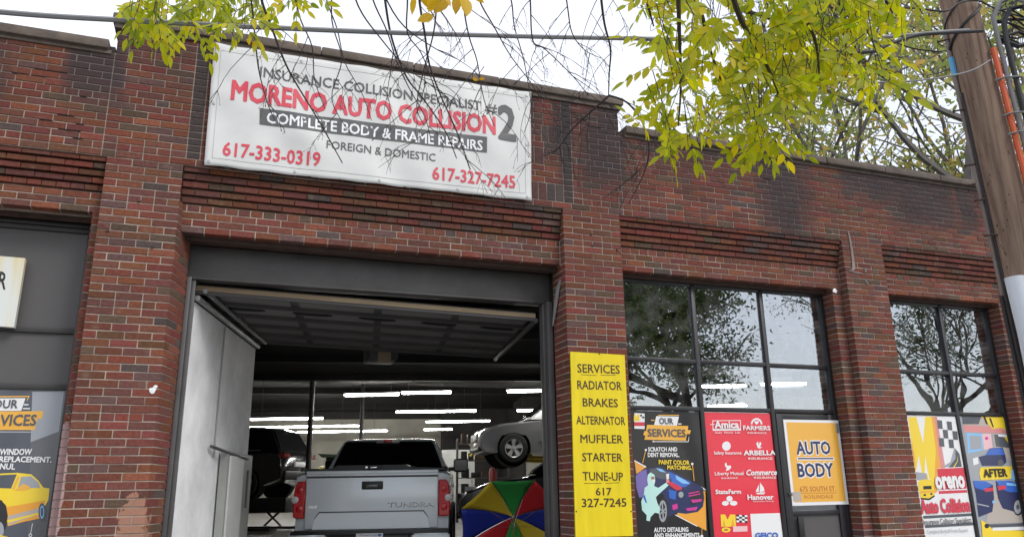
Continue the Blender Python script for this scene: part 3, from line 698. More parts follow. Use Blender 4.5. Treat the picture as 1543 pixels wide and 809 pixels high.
# columns
for (px, py, dep, r) in ((465, 690, 17.5, .062), (543, 690, 23, .06), (1252, 640, 9.8, .09)):
    p = atd(px, py, dep); mb = MB(); zf = floor_z(p.y)
    mb.tube([(p.x, p.y-BO.y, zf-BO.z), (p.x, p.y, ZC-.21-BO.z)], r, 12); mb.cbox(p.x-.2, p.x+.2, p.y-.2, p.y+.2, ZC-.24-BO.z, ZC-.205-BO.z, .005)
    mb.build('column', M['cmetal'] if px > 1000 else M['steel'], B)
# white partition beside the door
pa = Vector((-.345, .5, 0)); q = atz(385, 526, 3.30); pb = Vector((q.x, q.y, 0))
def slab(name, a, b_, z0, z1, th, mt, parent=B, off=0., left=True):
    d = (b_-a).normalized(); n = Vector((-d.y, d.x, 0)); a = a-n*off; b_ = b_-n*off; n = n*th
    mb = MB(); vs = [w_+Vector((0, 0, z))-BO for z in (z0, z1) for w_ in (a, b_, b_+n, a+n)]
    mb.add(vs, [(0, 1, 2, 3), (7, 6, 5, 4), (0, 4, 5, 1), (1, 5, 6, 2), (2, 6, 7, 3), (3, 7, 4, 0)]); return mb.build(name, mt, parent)
slab('partition', pa, pb, .3, 3.30, .12, M['white'])
dd = (pb-pa); L_ = dd.length
def on(t, z=0): return pa+dd*t+Vector((0, 0, z))
slab('partition_joint', on(.40), on(.415), 1.9, 3.30, .0, M['greypanel'], off=.004) if False else None
mb = MB(); mb.tube([on(.42, 1.95)-BO+Vector((.012, -.004, 0)), on(.42, 3.28)-BO+Vector((.012, -.004, 0))], .009, 5); mb.build('conduit', M['cmetal'], B)
slab('cupboard', on(.50), on(.93), .3, 2.02, .08, M['cmetal'], off=.10)
slab('cupboard_door', on(.52), on(.74), .35, 1.98, .02, M['whitemetal'], off=.122)
mb = MB(); mb.tube([on(.34, 2.05)-BO+Vector((.03, -.02, 0)), on(.55, 2.0)-BO+Vector((.10, -.05, 0)), on(.8, 1.97)-BO+Vector((.12, -.06, 0))], .016, 6); mb.build('door_bolt', M['steel'], B)
mb = MB(); mb.tube([on(.80, 1.45)-BO+Vector((.13, -.03, 0)), on(.80, 1.85)-BO+Vector((.13, -.03, 0))], .013, 6); mb.build('pull_handle', M['steel'], B)
# top rail / track along the partition
mb = MB(); mb.tube([on(0, 3.33)-BO+Vector((.03, 0, 0)), on(1, 3.33)-BO+Vector((.03, 0, 0))], .028, 6); mb.tube([on(0, 3.40)-BO+Vector((.09, 0, 0)), on(1.04, 3.40)-BO+Vector((.09, 0, 0))], .022, 6); mb.build('door_track', M['galv'], B)
# overhead door, open under the ceiling
gz = 3.44
A0 = at(306, 439, .55); B0 = at(824, 481, .55); gz = (A0.z+B0.z)/2
A0 = Vector((-.33, .55, A0.z)); B0 = Vector((3.04, .55, B0.z)); du = (B0-A0)
V_ = Vector((math.sin(math.radians(10)), math.cos(math.radians(10)), .0))
GD = MB()
def dpt(u, v, z=0): return A0+du*u+V_*v+Vector((0, 0, z))-BO
def dbox(mb, u0, u1, v0, v1, z0, z1):
    vs = [dpt(u, v, z) for z in (z0, z1) for u, v in ((u0, v0), (u1, v0), (u1, v1), (u0, v1))]
    mb.add(vs, [(0, 1, 2, 3), (7, 6, 5, 4), (0, 4, 5, 1), (1, 5, 6, 2), (2, 6, 7, 3), (3, 7, 4, 0)])
dbox(GD, 0, 1, .02, 2.62, .05, .07); G = GD.build('overhead_door', M['doorrib'], B)
for i in range(5):
    for j in range(4):
        mb = MB(); dbox(mb, (j+.05)/4, (j+.95)/4, .06+i*.51, .06+i*.51+.46, .035, .049); mb.build('door_panel', M['doorpanel'], G)
    mb = MB(); dbox(mb, .0, 1., (.52+i*.51), (.57+i*.51), -.005, .05); mb.build('door_rib', M['doorrib'], G)
for j in range(5):
    mb = MB(); u = .09+j*.205; n = 16
    cen = dpt(u, .80, .030); e1 = du*.062; e2 = V_*.075
    vs = [cen+e1*math.cos(2*PI*k/n)+e2*math.sin(2*PI*k/n)+Vector((0, 0, z)) for z in (0, .012) for k in range(n)]
    mb.add(vs, [tuple(range(n))]+[(k, (k+1) % n, n+(k+1) % n, n+k) for k in range(n)]); mb.build('oval_window', M['hole'], G)
mb = MB(); dbox(mb, .0, .998, -.03, .02, .0, .045); mb.build('bottom_rail', M['lathe'], G)
mb = MB(); dbox(mb, .0, .998, -.022, .02, -.03, -.001); mb.build('weather_strip', M['doorrib'], G)
mb = MB(); mb.tube([dpt(1.0, .0, -.02), dpt(.99, 2.6, -.02)], .03, 6); mb.build('door_track', M['steel'], B)
# opener motor and drum
p = dpt(.52, 3.4, .1); mb = MB(); mb.cbox(p.x-.2, p.x+.2, p.y-.25, p.y+.25, p.z-.12, p.z+.1, .02); mb.build('door_motor', M['steel'], B)
mb = MB(); mb.cbox(p.x-.09, p.x+.09, p.y-.3, p.y-.251, p.z-.16, p.z-.02, .01); mb.build('motor_cover', M['lathe'], B)
# masonry patches
mb = MB(); pts = [at(x, y, -.004)-BO for x, y in ((1278, 349), (1281, 362), (1283, 375), (1285, 392), (1286, 404), (1284, 408))]
mb.tube(pts, [.010, .012, .015, .017, .022, .014], 5); mb.tube([at(x, y, -.003)-BO for x, y in ((1280, 408), (1290, 411), (1298, 412))], .009, 4)
mb.tube([at(x, y, -.003)-BO for x, y in ((1304, 404), (1305, 411))], .016, 4); mb.tube([at(x, y, -.003)-BO for x, y in ((1304, 421), (1308, 428))], .016, 4)
mb.build('mortar_repair', mat('pale_mortar', (.30, .27, .24), .95, noise=.2), B)
for (x0_, x1_, y_) in ((52, 103, 100), (17, 42, 114), (46, 68, 118), (120, 130, 150), (60, 80, 176), (87, 112, 170), (88, 122, 193), (110, 125, 206), (115, 127, 183), (868, 884, 183), (884, 905, 188), (1150, 1162, 266)):
    a_ = at(x0_, y_, 0); b__ = at(x1_, y_, 0); zz = ZS+round((a_.z-ZS)/CH)*CH; zz2 = zz-BO.z
    mb = MB(); nn = 8; rr = random.Random(x0_)
    up_l = [(a_.x+(b__.x-a_.x)*k/nn, zz2+rr.uniform(.001, .007)) for k in range(nn+1)]; lo_l = [(a_.x+(b__.x-a_.x)*k/nn, zz2-rr.uniform(.001, .007)) for k in range(nn, -1, -1)]
    mb.prism(up_l+lo_l, -.0012, .006, 'xz'); mb.build('open_joint', M['hole'], B)
def splash(px, py, r, sd):
    rr = random.Random(sd); mb = MB(); n = 14; c = at(px, py, -.004)-BO
    vs = [c+Vector((0, -.006, 0))]+[c+Vector((math.cos(2*PI*k/n)*r*rr.uniform(.6, 1.1), 0, math.sin(2*PI*k/n)*r*rr.uniform(.6, 1.2))) for k in range(n)]
    mb.add(vs, [(0, 1+k, 1+(k+1) % n) for k in range(n)], True); mb.build('paint_splash', M['wprint'], B)
splash(230, 588, .032, 1); splash(234, 583, .018, 5); splash(1258, 438, .032, 2)
for (x, y) in ((210, 303), (230, 372), (162, 348), (893, 370), (891, 353), (930, 377)):
    p = at(x, y, 0)-BO; mb = MB(); mb.lathe([(-.012, 0), (-.012, .010), (.004, .014)], 'y', p, 8); mb.build('anchor_bolt', mrust, B)

# ---------------- signs
# banner
YB = -.035
bTL, bTR, bBR, bBL = at(323, 66, YB), at(799.5, 140, YB), at(800, 303.5, YB), at(307.5, 250, YB)
BN = thing('banner', 'large white vinyl banner laced to the brick parapet above the garage opening', 'banner', (bBL.x, YB, bBL.z))
def ban_pt(s, t):
    return (bBL*(1-s)+bBR*s)*(1-t)+(bTL*(1-s)+bTR*s)*t
def ban_y(s, t):
    y = 0
    for (a, b_, d, am, wd) in ((0, 1, (1, .9), .014, .10), (0, .62, (1, .45), .012, .09), (1, 0, (-1, 1.3), .010, .08), (1, 1, (-1.2, -1), .010, .07), (0, 0, (1, -.5), .008, .08)):
        # creases fanning from the grommets
        px_, py_ = (s-a)*2.6, (t-b_); l = math.hypot(*d); dis = (px_*d[1]+py_*d[0])/l if d[0] > 0 else (px_*d[1]-py_*abs(d[0]))/l
        r = math.hypot(px_, py_); y += am*math.exp(-(dis/wd)**2)*math.exp(-(r/1.1)**2)
    y += .006*math.sin(s*19+t*3)*math.sin(t*5+1)+.004*math.sin(s*41+t*9)
    return YB-y-.01
mb = MB(); NX, NZ = 90, 34
vs = []
for j in range(NZ+1):
    for i in range(NX+1):
        s, t = i/NX, j/NZ; p = ban_pt(s, t); p.y = ban_y(s, t); e = math.sin(s*PI*9)**2
        if j == 0: p.z += .006*e
        if j == NZ: p.z -= .006*e
        vs.append(p-Vector(BN.location))
mb.add(vs, [(j*(NX+1)+i, j*(NX+1)+i+1, (j+1)*(NX+1)+i+1, (j+1)*(NX+1)+i) for j in range(NZ) for i in range(NX)], True)
sheet_ = mb.build('sheet', M['vinyl'], BN); sm = sheet_.modifiers.new('s', 'SOLIDIFY'); sm.thickness = .0015; sm.offset = 1
def inv_ban(x, z):
    s = t = .5
    for _ in range(6):
        p = ban_pt(s, t); ex, ez = x-p.x, z-p.z
        s += ex/(bBR.x-bBL.x); t += ez/(bTL.z-bBL.z) - 0
    return min(1, max(0, s)), min(1, max(0, t))
def bsurf(x, z): s, t = inv_ban(x, z); return ban_y(s, t)-.0035
# hem seam
mb = MB(); pr = []
def seam(a, b_, n=50): return [(a[0]+(b_[0]-a[0])*k/n, a[1]+(b_[1]-a[1])*k/n) for k in range(n+1)]
for (a, b_) in (((.02, .06), (.98, .06)), ((.98, .06), (.98, .94)), ((.98, .94), (.02, .94)), ((.02, .94), (.02, .06))):
    pts = []
    for s, t in seam(a, b_): p = ban_pt(s, t); p.y = ban_y(s, t)-.001; pts.append(p-Vector(BN.location))
    mb.tube(pts, .0022, 4)
mb.build('hem_seam', mat('hem_grey', (.42, .42, .41), .6), BN)
for (s, t) in [(.012, .03), (.25, .03), (.5, .03), (.75, .03), (.985, .03), (.012, .5), (.985, .5), (.012, .96), (.25, .96), (.5, .96), (.75, .96), (.985, .96)]:
    p = ban_pt(s, t); p.y = ban_y(s, t)-.001; mb = MB(); mb.lathe([(-.003, .006), (-.004, .011), (-.002, .015), (.002, .016)], 'y', p-Vector(BN.location), 12); mb.build('grommet', M['galv'], BN)
bp_ = lambda u, v: (300+u/2.967, 50+v/2.967)
def bl_(body, bl, br, tl, mt, bold=.0): 
    o = lettering(BN, body, bp_(*bl), bp_(*br), bp_(*tl), YB, M[mt], bold, surf=bsurf)
    return o
# dark bar, a strip that follows the sheet
vs = []; n = 60
for i in range(n+1):
    s = i/n
    for (a, b_) in (((270, 340), (1285, 468)), ((270, 412), (1285, 537))):
        p = at(*bp_(a[0]+(b_[0]-a[0])*s, a[1]+(b_[1]-a[1])*s), YB)
        for k in (1,): p.y = bsurf(p.x, p.z)-.0004
        vs.append(p-Vector(BN.location))
mb = MB(); mb.add(vs, [(2*i, 2*i+1, 2*i+3, 2*i+2) for i in range(n)]); mb.build('printed_bar', M['inkgrey'], BN)
bl_('INSURANCE COLLISION SPECIALIST', (270, 200), (1258, 350), (270, 155), 'inkgrey', .012)
bl_('MORENO AUTO COLLISION', (140, 300), (1325, 455), (140, 214), 'red', .035)
bl_('COMPLETE BODY & FRAME REPAIRS', (300, 404), (1266, 527), (300, 357), 'wprint', .022)
bl_('FOREIGN & DOMESTIC', (568, 518), (1055, 576), (568, 482), 'inkgrey', .008)
bl_('617-333-0319', (103, 550), (540, 597), (103, 489), 'red', .02)
bl_('617-327-7245', (1041, 655), (1412, 695), (1041, 599), 'red', .02)
bl_('#', (1278, 358), (1332, 365), (1278, 312), 'inkgrey', .01)
bl_('2', (1335, 470), (1418, 483), (1335, 322), 'inkgrey', .03)
for (s, t) in ((.06, 0), (.585, 0), (.3, 0)):
    p = ban_pt(s, t); mb = MB(); mb.tube([p+Vector((-.03, -.02, .0))-Vector(BN.location), p+Vector((0, -.03, -.012))-Vector(BN.location), p+Vector((.035, -.01, -.004))-Vector(BN.location)], .005, 5); mb.build('lace', M['cable'], BN)

# yellow services board
YY = -.03
sTL, sTR, sBR, sBL = at(859.5, 529.5, YY), at(941.3, 534.5, YY), at(954.3, 806.8, YY), at(867.6, 808.7, YY)
SY = thing('services_board', 'tall narrow yellow services board screwed to the brick pier beside the garage opening', 'sign', (sBL.x, YY, sBL.z))
def board(parent, quad, y0, th, mt, name='board'):
    off = Vector(parent.location); mb = MB(); vs = [Vector((p.x, y, p.z))-off for y in (y0, y0+th) for p in quad]
    mb.add(vs, [(0, 1, 2, 3), (7, 6, 5, 4), (0, 4, 5, 1), (1, 5, 6, 2), (2, 6, 7, 3), (3, 7, 4, 0)]); return mb.build(name, mt, parent)
bo_ = board(SY, (sBL, sBR, sTR, sTL), YY, .018, M['yellow'])
yp = lambda u, v: (840+u/2.8, 520+v/2.8)
for body, bl, br, tl in (('SERVICES', (84, 114), (264, 120), (84, 78)), ('RADIATOR', (84, 184), (272, 189), (84, 148)), ('BRAKES', (107, 257), (256, 261), (107, 222)),
        ('ALTERNATOR', (80, 332), (287, 336), (80, 297)), ('MUFFLER', (97, 411), (278, 413), (97, 376)), ('STARTER', (105, 488), (275, 490), (105, 453)),
        ('TUNE-UP', (107, 569), (278, 571), (107, 533)), ('617', (162, 632), (229, 632), (162, 600)), ('327-7245', (103, 682), (292, 679), (103, 646))):
    lettering(SY, body, yp(*bl), yp(*br), yp(*tl), YY-.0015, M['inkbrown'], .017)
for q in ((100, 124, 165, 127), (182, 126, 245, 126), (112, 582, 188, 581), (203, 581, 262, 579)): print_art(SY, [('inkbrown', ('line', *q, 2))], YY-.001, 'rule', 840, 520, 2.8)
for (x, y) in ((903, 533), (868.5, 770), (951, 770)):
    mb = MB(); mb.lathe([(-.004, 0), (-.004, .006), (0, .008)], 'y', at(x, y, YY)-Vector(SY.location), 10); mb.build('screw', mrust, SY)

# white box sign at the left edge
YR = .29
r1, r2_, r3, r4 = at(38, 389, YR), at(21, 493, YR), at(-150, 480, YR), at(-125, 375, YR)
SR = thing('wall_sign', 'white rain-stained sign with a dark letter on the grey panel at the left edge', 'sign', (r2_.x, YR, r2_.z))
mb = MB(); off = Vector(SR.location)
vs = [Vector((p.x, y, p.z))-off for y in (YR, YR+.06) for p in (r3, r2_, r1, r4)]
mb.add(vs, [(0, 1, 2, 3), (7, 6, 5, 4), (0, 4, 5, 1), (1, 5, 6, 2), (2, 6, 7, 3), (3, 7, 4, 0)])
def stained():
    m = bpy.data.materials.new('stained_white'); m.use_nodes = True; nt = m.node_tree; b = nt.nodes['Principled BSDF']; L = nt.links.new
    g = N(nt, 'ShaderNodeNewGeometry'); mp = N(nt, 'ShaderNodeMapping'); mp.inputs['Scale'].default_value = (9, 1, .7); L(g.outputs['Position'], mp.inputs[0])
    n = N(nt, 'ShaderNodeTexNoise'); n.inputs['Scale'].default_value = 1.3; n.inputs['Detail'].default_value = 3; L(mp.outputs[0], n.inputs['Vector'])
    r = N(nt, 'ShaderNodeValToRGB'); r.color_ramp.elements[0].position = .45; r.color_ramp.elements[0].color = (.68, .70, .66, 1); r.color_ramp.elements[1].position = .62; r.color_ramp.elements[1].color = (.70, .60, .34, 1)
    L(n.outputs['Fac'], r.inputs[0]); L(r.outputs[0], b.inputs['Base Color']); b.inputs['Roughness'].default_value = .5; return m
mb.build('sign_box', stained(), SR)
lettering(SR, 'R', (-4, 433), (8, 436), (-2, 408), YR-.0015, M['ink'], .02)
mb = MB(); mb.cbox(-.3, -.15, .061, .11, .2, .35, .004); mb.build('bracket', M['steel'], SR)

YP = YW+.03-.012            # face of the posters stuck to the glass
def poster(name, label, quad_px, bg, Y, cat='poster'):
    pts = [at(*q, Y) for q in quad_px]; t = thing(name, label, cat, tuple(pts[0])); board(t, pts, Y, .002, M[bg], 'sheet'); return t
# services poster (first bay)
x0, x1 = wx[0]+.055, wx[1]-.03; zt = wz[2]-.03
def pq(x0, x1, zt, z0, Y):  # quad in world
    return (Vector((x0, Y, z0)), Vector((x1, Y, z0)), Vector((x1, Y, zt)), Vector((x0, Y, zt)))
def wposter(name, label, quad, bg, Y):
    t = thing(name, label, 'poster', tuple(quad[0])); board(t, quad, Y, .002, M[bg], 'sheet'); return t
P1 = wposter('services_poster', 'black poster with a painter spraying a car, in the pane right of the yellow board', pq(x0, x1, zt, .9, YP), 'posterblack', YP)
a1 = dict(ox=930, oy=600, sc=3.87)
xe = 512
print_art(P1, [
    ('wprint', [(100, 358), (170, 396), (166, 404), (100, 368)]), ('orange', [(101, 366), (166, 402), (112, 440)]),
    ('wprint', [(335, 678), (345, 676), (470, 740), (465, 746)]), ('orange', [(350, 670), (470, 530), (515, 540), (520, 770), (350, 680)]), ('wprint', [(490, 512), (518, 530), (520, 540), (488, 520)]),
    ('violet', [(108, 450), (135, 425), (175, 410), (190, 470), (180, 560), (130, 580), (112, 520)]),
    ('navy', [(170, 408), (240, 398), (310, 415), (380, 455), (450, 490), (500, 520), (508, 580), (500, 630), (470, 660), (400, 672), (350, 665), (300, 690), (270, 560), (180, 520)]),
    ('dgreyp', [(190, 412), (245, 404), (300, 430), (330, 470), (260, 470), (200, 450)]),
    ('blue', [(300, 425), (370, 460), (430, 488), (400, 515), (350, 520), (320, 490)]), ('lblue', [(340, 445), (400, 478), (425, 498), (380, 495), (345, 470)]),
    ('lblue', [(225, 405), (262, 412), (285, 432), (250, 425)]), ('blue', [(300, 530), (345, 540), (340, 590), (305, 580)]),
    ('ink', [(420, 540), (500, 530), (502, 600), (430, 620)]), ('magenta', [(415, 550), (480, 538), (480, 544), (418, 557)]), ('magenta', [(415, 565), (485, 552), (485, 558), (418, 572)]),
    ('magenta', [(430, 590), (495, 585), (490, 600), (440, 608)]), ('magenta', [(320, 620), (350, 612), (355, 640), (325, 650)]), ('greyp', ('ell', 372, 560, 15, 18)), ('magenta', [(400, 640), (470, 630), (460, 650), (410, 655)]),
    ('ink', ('ell', 268, 655, 34, 78)), ('greyp', ('ell', 266, 656, 24, 64)), ('ink', ('ell', 266, 656, 16, 48)), ('greyp', ('line', 262, 600, 270, 712, 7)), ('greyp', ('line', 246, 640, 288, 672, 7)), ('greyp', ('line', 246, 680, 286, 636, 7)),
    ('mint', [(178, 445), (195, 430), (218, 445), (222, 480), (215, 510), (240, 520), (285, 490), (300, 505), (245, 555), (225, 575), (235, 610), (250, 640), (245, 670), (220, 665), (195, 690), (190, 715), (170, 710), (172, 680), (145, 650), (140, 600), (155, 560), (160, 520), (180, 505), (175, 475)]),
    ('skin', [(198, 455), (216, 455), (217, 475), (205, 482), (198, 470)]), ('wprint', [(203, 470), (220, 472), (218, 488), (206, 490)]), ('blue', [(150, 570), (160, 560), (175, 610), (165, 605)]),
    ('wprint', [(285, 440), (303, 438), (300, 470), (288, 470)]), ('red', [(300, 478), (375, 515), (378, 530), (345, 535), (298, 500)]), ('salmon', [(285, 470), (305, 472), (300, 492), (286, 492)]),
    ('amber', [(240, 95), (362, 95), (360, 100), (239, 100)]), ('wprint', [(228, 103), (360, 105), (348, 160), (214, 158)]),
    ('amber', [(198, 124), (218, 124), (217, 130), (197, 130)]), ('wprint', [(355, 145), (376, 146), (374, 151), (354, 151)]),
    ('amber', [(174, 153), (414, 160), (412, 184), (430, 185), (424, 207), (406, 207), (400, 246), (158, 240), (164, 218), (152, 212), (158, 190), (168, 190)]),
    ('wprint', [(205, 249), (412, 250), (420, 215), (417, 250), (414, 254), (205, 253)]), ('wprint', ('ell', 212, 250, 5, 5)),
    ('wprint', ('ell', 167, 300, 7, 7)), ('amber', ('line', 165, 308, 148, 376, 4)), ('wprint', ('ell', 438, 381, 7, 7)), ('amber', ('line', 439, 388, 449, 480, 4)), ('wprint', ('ell', 494, 801, 8, 8)), ('amber', ('line', 494, 740, 494, 794, 3)),
    ('wprint', [(100, 84), (160, 88), (160, 178), (100, 176)]), ('ylw', [(98, 92), (106, 92), (112, 112), (118, 92), (128, 92), (130, 132), (96, 132)]), ('ink', [(134, 94), (145, 94), (145, 105), (134, 105)]), ('ink', [(145, 105), (158, 105), (158, 116), (145, 116)]), ('red', [(98, 138), (160, 138), (160, 160), (98, 160)]),
], YP, **a1)
pp = lambda u, v, ox=930, oy=600, sc=3.87: (ox+u/sc, oy+v/sc)
def L3(par, body, bl, br, top, mt, Y, bold=.02, ox=930, oy=600, sc=3.87, shear=0):
    f = lambda q: (ox+q[0]/sc, oy+q[1]/sc); return lettering(par, body, f(bl), f(br), f((bl[0], top)), Y, M[mt], bold, shear)
YT = YP-.011
for a in (('OUR', (247, 148), (328, 150), 112, 'dgreyp', .02), ('SERVICES', (180, 220), (402, 224), 176, 'dgreyp', .02), ('SCRATCH AND', (181, 308), (351, 307), 284, 'wprint', .035),
          ('DENT REMOVAL.', (179, 340), (363, 340), 316, 'wprint', .035), ('PAINT COLOR', (243, 382), (422, 385), 358, 'ylw', .035), ('MATCHING.', (293, 412), (436, 415), 389, 'ylw', .035),
          ('AUTO DETAILING', (215, 778), (416, 775), 752, 'wprint', .035), ('AND ENHANCEMENTS.', (215, 810), (486, 807), 785, 'wprint', .035)):
    L3(P1, a[0], a[1], a[2], a[3], a[4], YT, a[5])
# insurers poster
x0, x1 = wx[1]+.03, wx[2]-.03
P2 = wposter('insurers_poster', 'bright red poster of white insurance company names, in the pane next to the shop door', pq(x0, x1, zt, .9, YP), 'posterred', YP)
a2 = dict(ox=1060, oy=600, sc=3.87)
arc = [(310+34*math.cos(PI+PI*k/10), 150+36*math.sin(PI+PI*k/10)) for k in range(11)]+[(310+24*math.cos(2*PI-PI*k/10), 150+25*math.sin(2*PI-PI*k/10)) for k in range(11)]
chk = []
for i in range(4):
    for j in range(4):
        x, y = 192+i*16, 676+j*11
        chk.append(('wprint' if (i+j) % 2 else 'ink', [(x, y+i), (x+16, y+i+1), (x+17, y+12+i), (x+1, y+11+i)]))
print_art(P2, [
    ('wprint', [(52, 128), (216, 126), (217, 130), (53, 132)]), ('wprint', [(213, 128), (217, 128), (219, 188), (215, 188)]), ('wprint', [(52, 128), (56, 128), (58, 188), (54, 188)]), ('wprint', [(56, 176), (217, 174), (218, 187), (57, 188)]), ('wprint', [(40, 150), (66, 149), (66, 153), (40, 154)]),
    ('wprint', arc), ('wprint', [(296, 132), (324, 132), (319, 146), (310, 152), (301, 146)]),
    ('wprint', ('ell', 134, 277, 25, 27)), ('wprint', [(308, 262), (318, 250), (322, 272), (330, 250), (338, 262), (330, 285), (344, 282), (330, 292), (316, 288)]),
    ('wprint', [(124, 378), (134, 374), (138, 392), (158, 390), (162, 402), (150, 416), (130, 422), (136, 404), (126, 396)]),
    ('wprint', ('ell', 152, 584, 18, 17)), ('wprint', ('ell', 128, 610, 20, 14)), ('wprint', ('ell', 176, 610, 22, 14)),
    ('wprint', [(330, 488), (352, 520), (356, 540), (328, 548)]), ('wprint', [(324, 500), (322, 545), (304, 542)]), ('wprint', [(304, 550), (362, 546), (352, 558), (314, 558)]),
    ('wprint', [(273, 672), (445, 667), (468, 840), (285, 840)]),
    ('ylw', [(100, 676), (126, 675), (140, 706), (156, 675), (186, 676), (190, 745), (104, 748)]), ('orange', [(112, 748), (120, 700), (130, 748)]), ('orange', [(160, 746), (170, 700), (182, 745)]),
    ('ylw', ('ell', 132, 765, 26, 15)), ('burnt', ('ell', 132, 765, 12, 6)), ('pinkprint', [(172, 745), (256, 742), (257, 774), (173, 777)]),
]+chk, YP, **a2)
for a in (('Amica', (66, 172), (208, 171), 132, 'wprint', .035), ('Auto  Home  Life', (65, 204), (214, 203), 194, 'wprint', .01), ('FARMERS', (232, 183), (391, 185), 158, 'wprint', .03), ('INSURANCE', (258, 205), (368, 206), 195, 'wprint', .01),
          ('Safety Insurance', (61, 326), (222, 325), 308, 'wprint', .02), ('ARBELLA', (235, 330), (422, 329), 303, 'wprint', .035), ('INSURANCE', (262, 356), (402, 356), 343, 'wprint', .015),
          ('Liberty Mutual', (67, 447), (234, 445), 427, 'wprint', .015), ('INSURANCE', (105, 469), (200, 467), 460, 'wprint', .01), ('INSURANCE', (295, 467), (425, 467), 454, 'wprint', .01),
          ('StateFarm', (71, 556), (220, 554), 531, 'wprint', .03), ('Hanover', (258, 590), (410, 588), 560, 'wprint', .03), ('Insurance Group', (290, 603), (410, 601), 595, 'wprint', .005)):
    L3(P2, a[0], a[1], a[2], a[3], a[4], YT, a[5], ox=1060)
L3(P2, 'Commerce', (251, 447), (430, 445), 415, 'wprint', YT, .03, ox=1060, shear=.25)
L3(P2, 'GEICO', (303, 815), (438, 811), 783, 'blue', YT, .04, ox=1060)
# auto body sign on the door
YD = YW-.012; quad = [at(*q, YD) for q in ((1060+520/3.87, 600+625/3.87), (1060+848/3.87, 600+618/3.87), (1060+785/3.87, 600+128/3.87), (1060+468/3.87, 600+128/3.87))]
quad = [Vector((quad[0].x, YD, quad[0].z)), Vector((quad[1].x, YD, quad[0].z)), Vector((quad[1].x, YD, quad[2].z)), Vector((quad[0].x, YD, quad[2].z))]
P3 = thing('door_sign', 'amber and white body shop sign mounted on the dark glass shop door', 'sign', tuple(quad[0]))
board(P3, quad, YD, .008, M['wprint'], 'board')
qi = [quad[0]+Vector((.035, 0, .035)), quad[1]+Vector((-.035, 0, .035)), quad[2]+Vector((-.035, 0, -.03)), quad[3]+Vector((.035, 0, -.03))]
board(P3, qi, YD-.0015, .001, M['amber'], 'amber_field')
for body, bl, br, top in (('AUTO', (545, 324), (744, 322), 251), ('BODY', (553, 456), (762, 452), 379)):
    L3(P3, body, bl, br, top, 'wprint', YD-.0022, .095, ox=1060); L3(P3, body, bl, br, top, 'navy', YD-.0036, .03, ox=1060)
L3(P3, '675 SOUTH ST.', (564, 542), (773, 540), 512, 'burnt', YD-.0022, .015, ox=1060); L3(P3, 'ROSLINDALE', (590, 583), (758, 580), 563, 'burnt', YD-.0022, .005, ox=1060)
print_art(P3, [('wprint', ('line', 545, 351, 762, 351, 18)), ('navy', ('line', 550, 350, 757, 350, 8)), ('burnt', ('line', 570, 551, 775, 550, 3)), ('tan', [(520, 545), (566, 541), (573, 598), (526, 600)])], YD-.0018, ox=1060, oy=600, sc=3.87)
# logo poster and before/after poster in the second window
zt2 = wz2[2]-.03
P4 = wposter('logo_poster', 'white poster with big yellow M and chequered flag, lower left of the right-hand window', pq(wx2[0]+.055, wx2[1]-.03, zt2, .9, YP), 'wprint', YP)
a4 = dict(ox=1330, oy=600, sc=3.87); chk = []
for i in range(4):
    for j in range(3):
        if (i+j) % 2 == 0:
            x, y = 318+i*28+j*5, 125+j*52+i*4; chk.append(('dgreyp', [(x, y), (x+28, y+3), (x+33, y+52), (x+6, y+50)]))
print_art(P4, [
    ('orange', [(250, 106), (312, 106), (345, 300), (362, 405), (318, 408), (318, 545), (290, 560), (280, 440), (262, 300)]),
    ('salmon', [(300, 106), (316, 106), (366, 405), (340, 408)]),
    ('ylw', [(148, 110), (196, 106), (236, 262), (248, 106), (284, 106), (310, 300), (300, 500), (285, 520), (262, 420), (250, 330), (244, 470), (236, 470), (210, 330), (196, 420), (188, 418)]),
    ('orange', [(164, 220), (186, 330), (194, 420), (178, 340)]), ('ylw', [(200, 430), (262, 440), (270, 480), (215, 480)]),
    ('greyp', [(345, 400), (395, 370), (418, 285), (448, 322), (462, 398)]), ('dgreyp', [(385, 402), (425, 350), (424, 292), (448, 322), (462, 398)]), ('ylw', [(412, 400), (437, 360), (434, 330), (440, 360), (420, 400)]),
    ('red', [(318, 410), (474, 402), (494, 548), (328, 556)]), ('wprint', [(322, 532), (492, 525), (492, 532), (323, 539)]),
    ('greyp', [(192, 428), (255, 436), (262, 470), (200, 476)]), ('ylw', [(206, 484), (250, 470), (290, 480), (300, 520), (302, 562), (270, 582), (222, 578), (212, 540)]), ('ink', [(236, 510), (284, 508), (286, 528), (238, 530)]), ('amber', [(218, 540), (298, 535), (298, 548), (220, 552)]), ('ink', ('ell', 246, 562, 9, 6)), ('ink', ('ell', 284, 556, 7, 6)), ('ink', [(222, 578), (270, 582), (302, 562), (304, 572), (272, 592), (224, 588)]),
    ('dgreyp', [(236, 684), (518, 668), (520, 684), (239, 700)]), ('dgreyp', [(246, 738), (528, 722), (530, 738), (249, 754)]),
]+chk, YP, **a4)
L3(P4, 'oreno', (312, 524), (484, 515), 428, 'wprint', YT, .05, ox=1330); L3(P4, 'Auto Collision', (228, 668), (514, 656), 590, 'red', YT, .05, ox=1330)
L3(P4, 'Insurance Collision Specialists', (240, 736), (520, 722), 704, 'ink', YT, .01, ox=1330)
L3(P4, 'Complete Body & Frame Repairs', (262, 786), (500, 776), 764, 'greyp', YT, .0, ox=1330)
P5 = wposter('after_poster', 'photo poster of blue cars with orange word panel, lower right of the right-hand window', pq(wx2[1]+.03, wx2[2]-.055, zt2, .9, YP), 'greyp', YP)
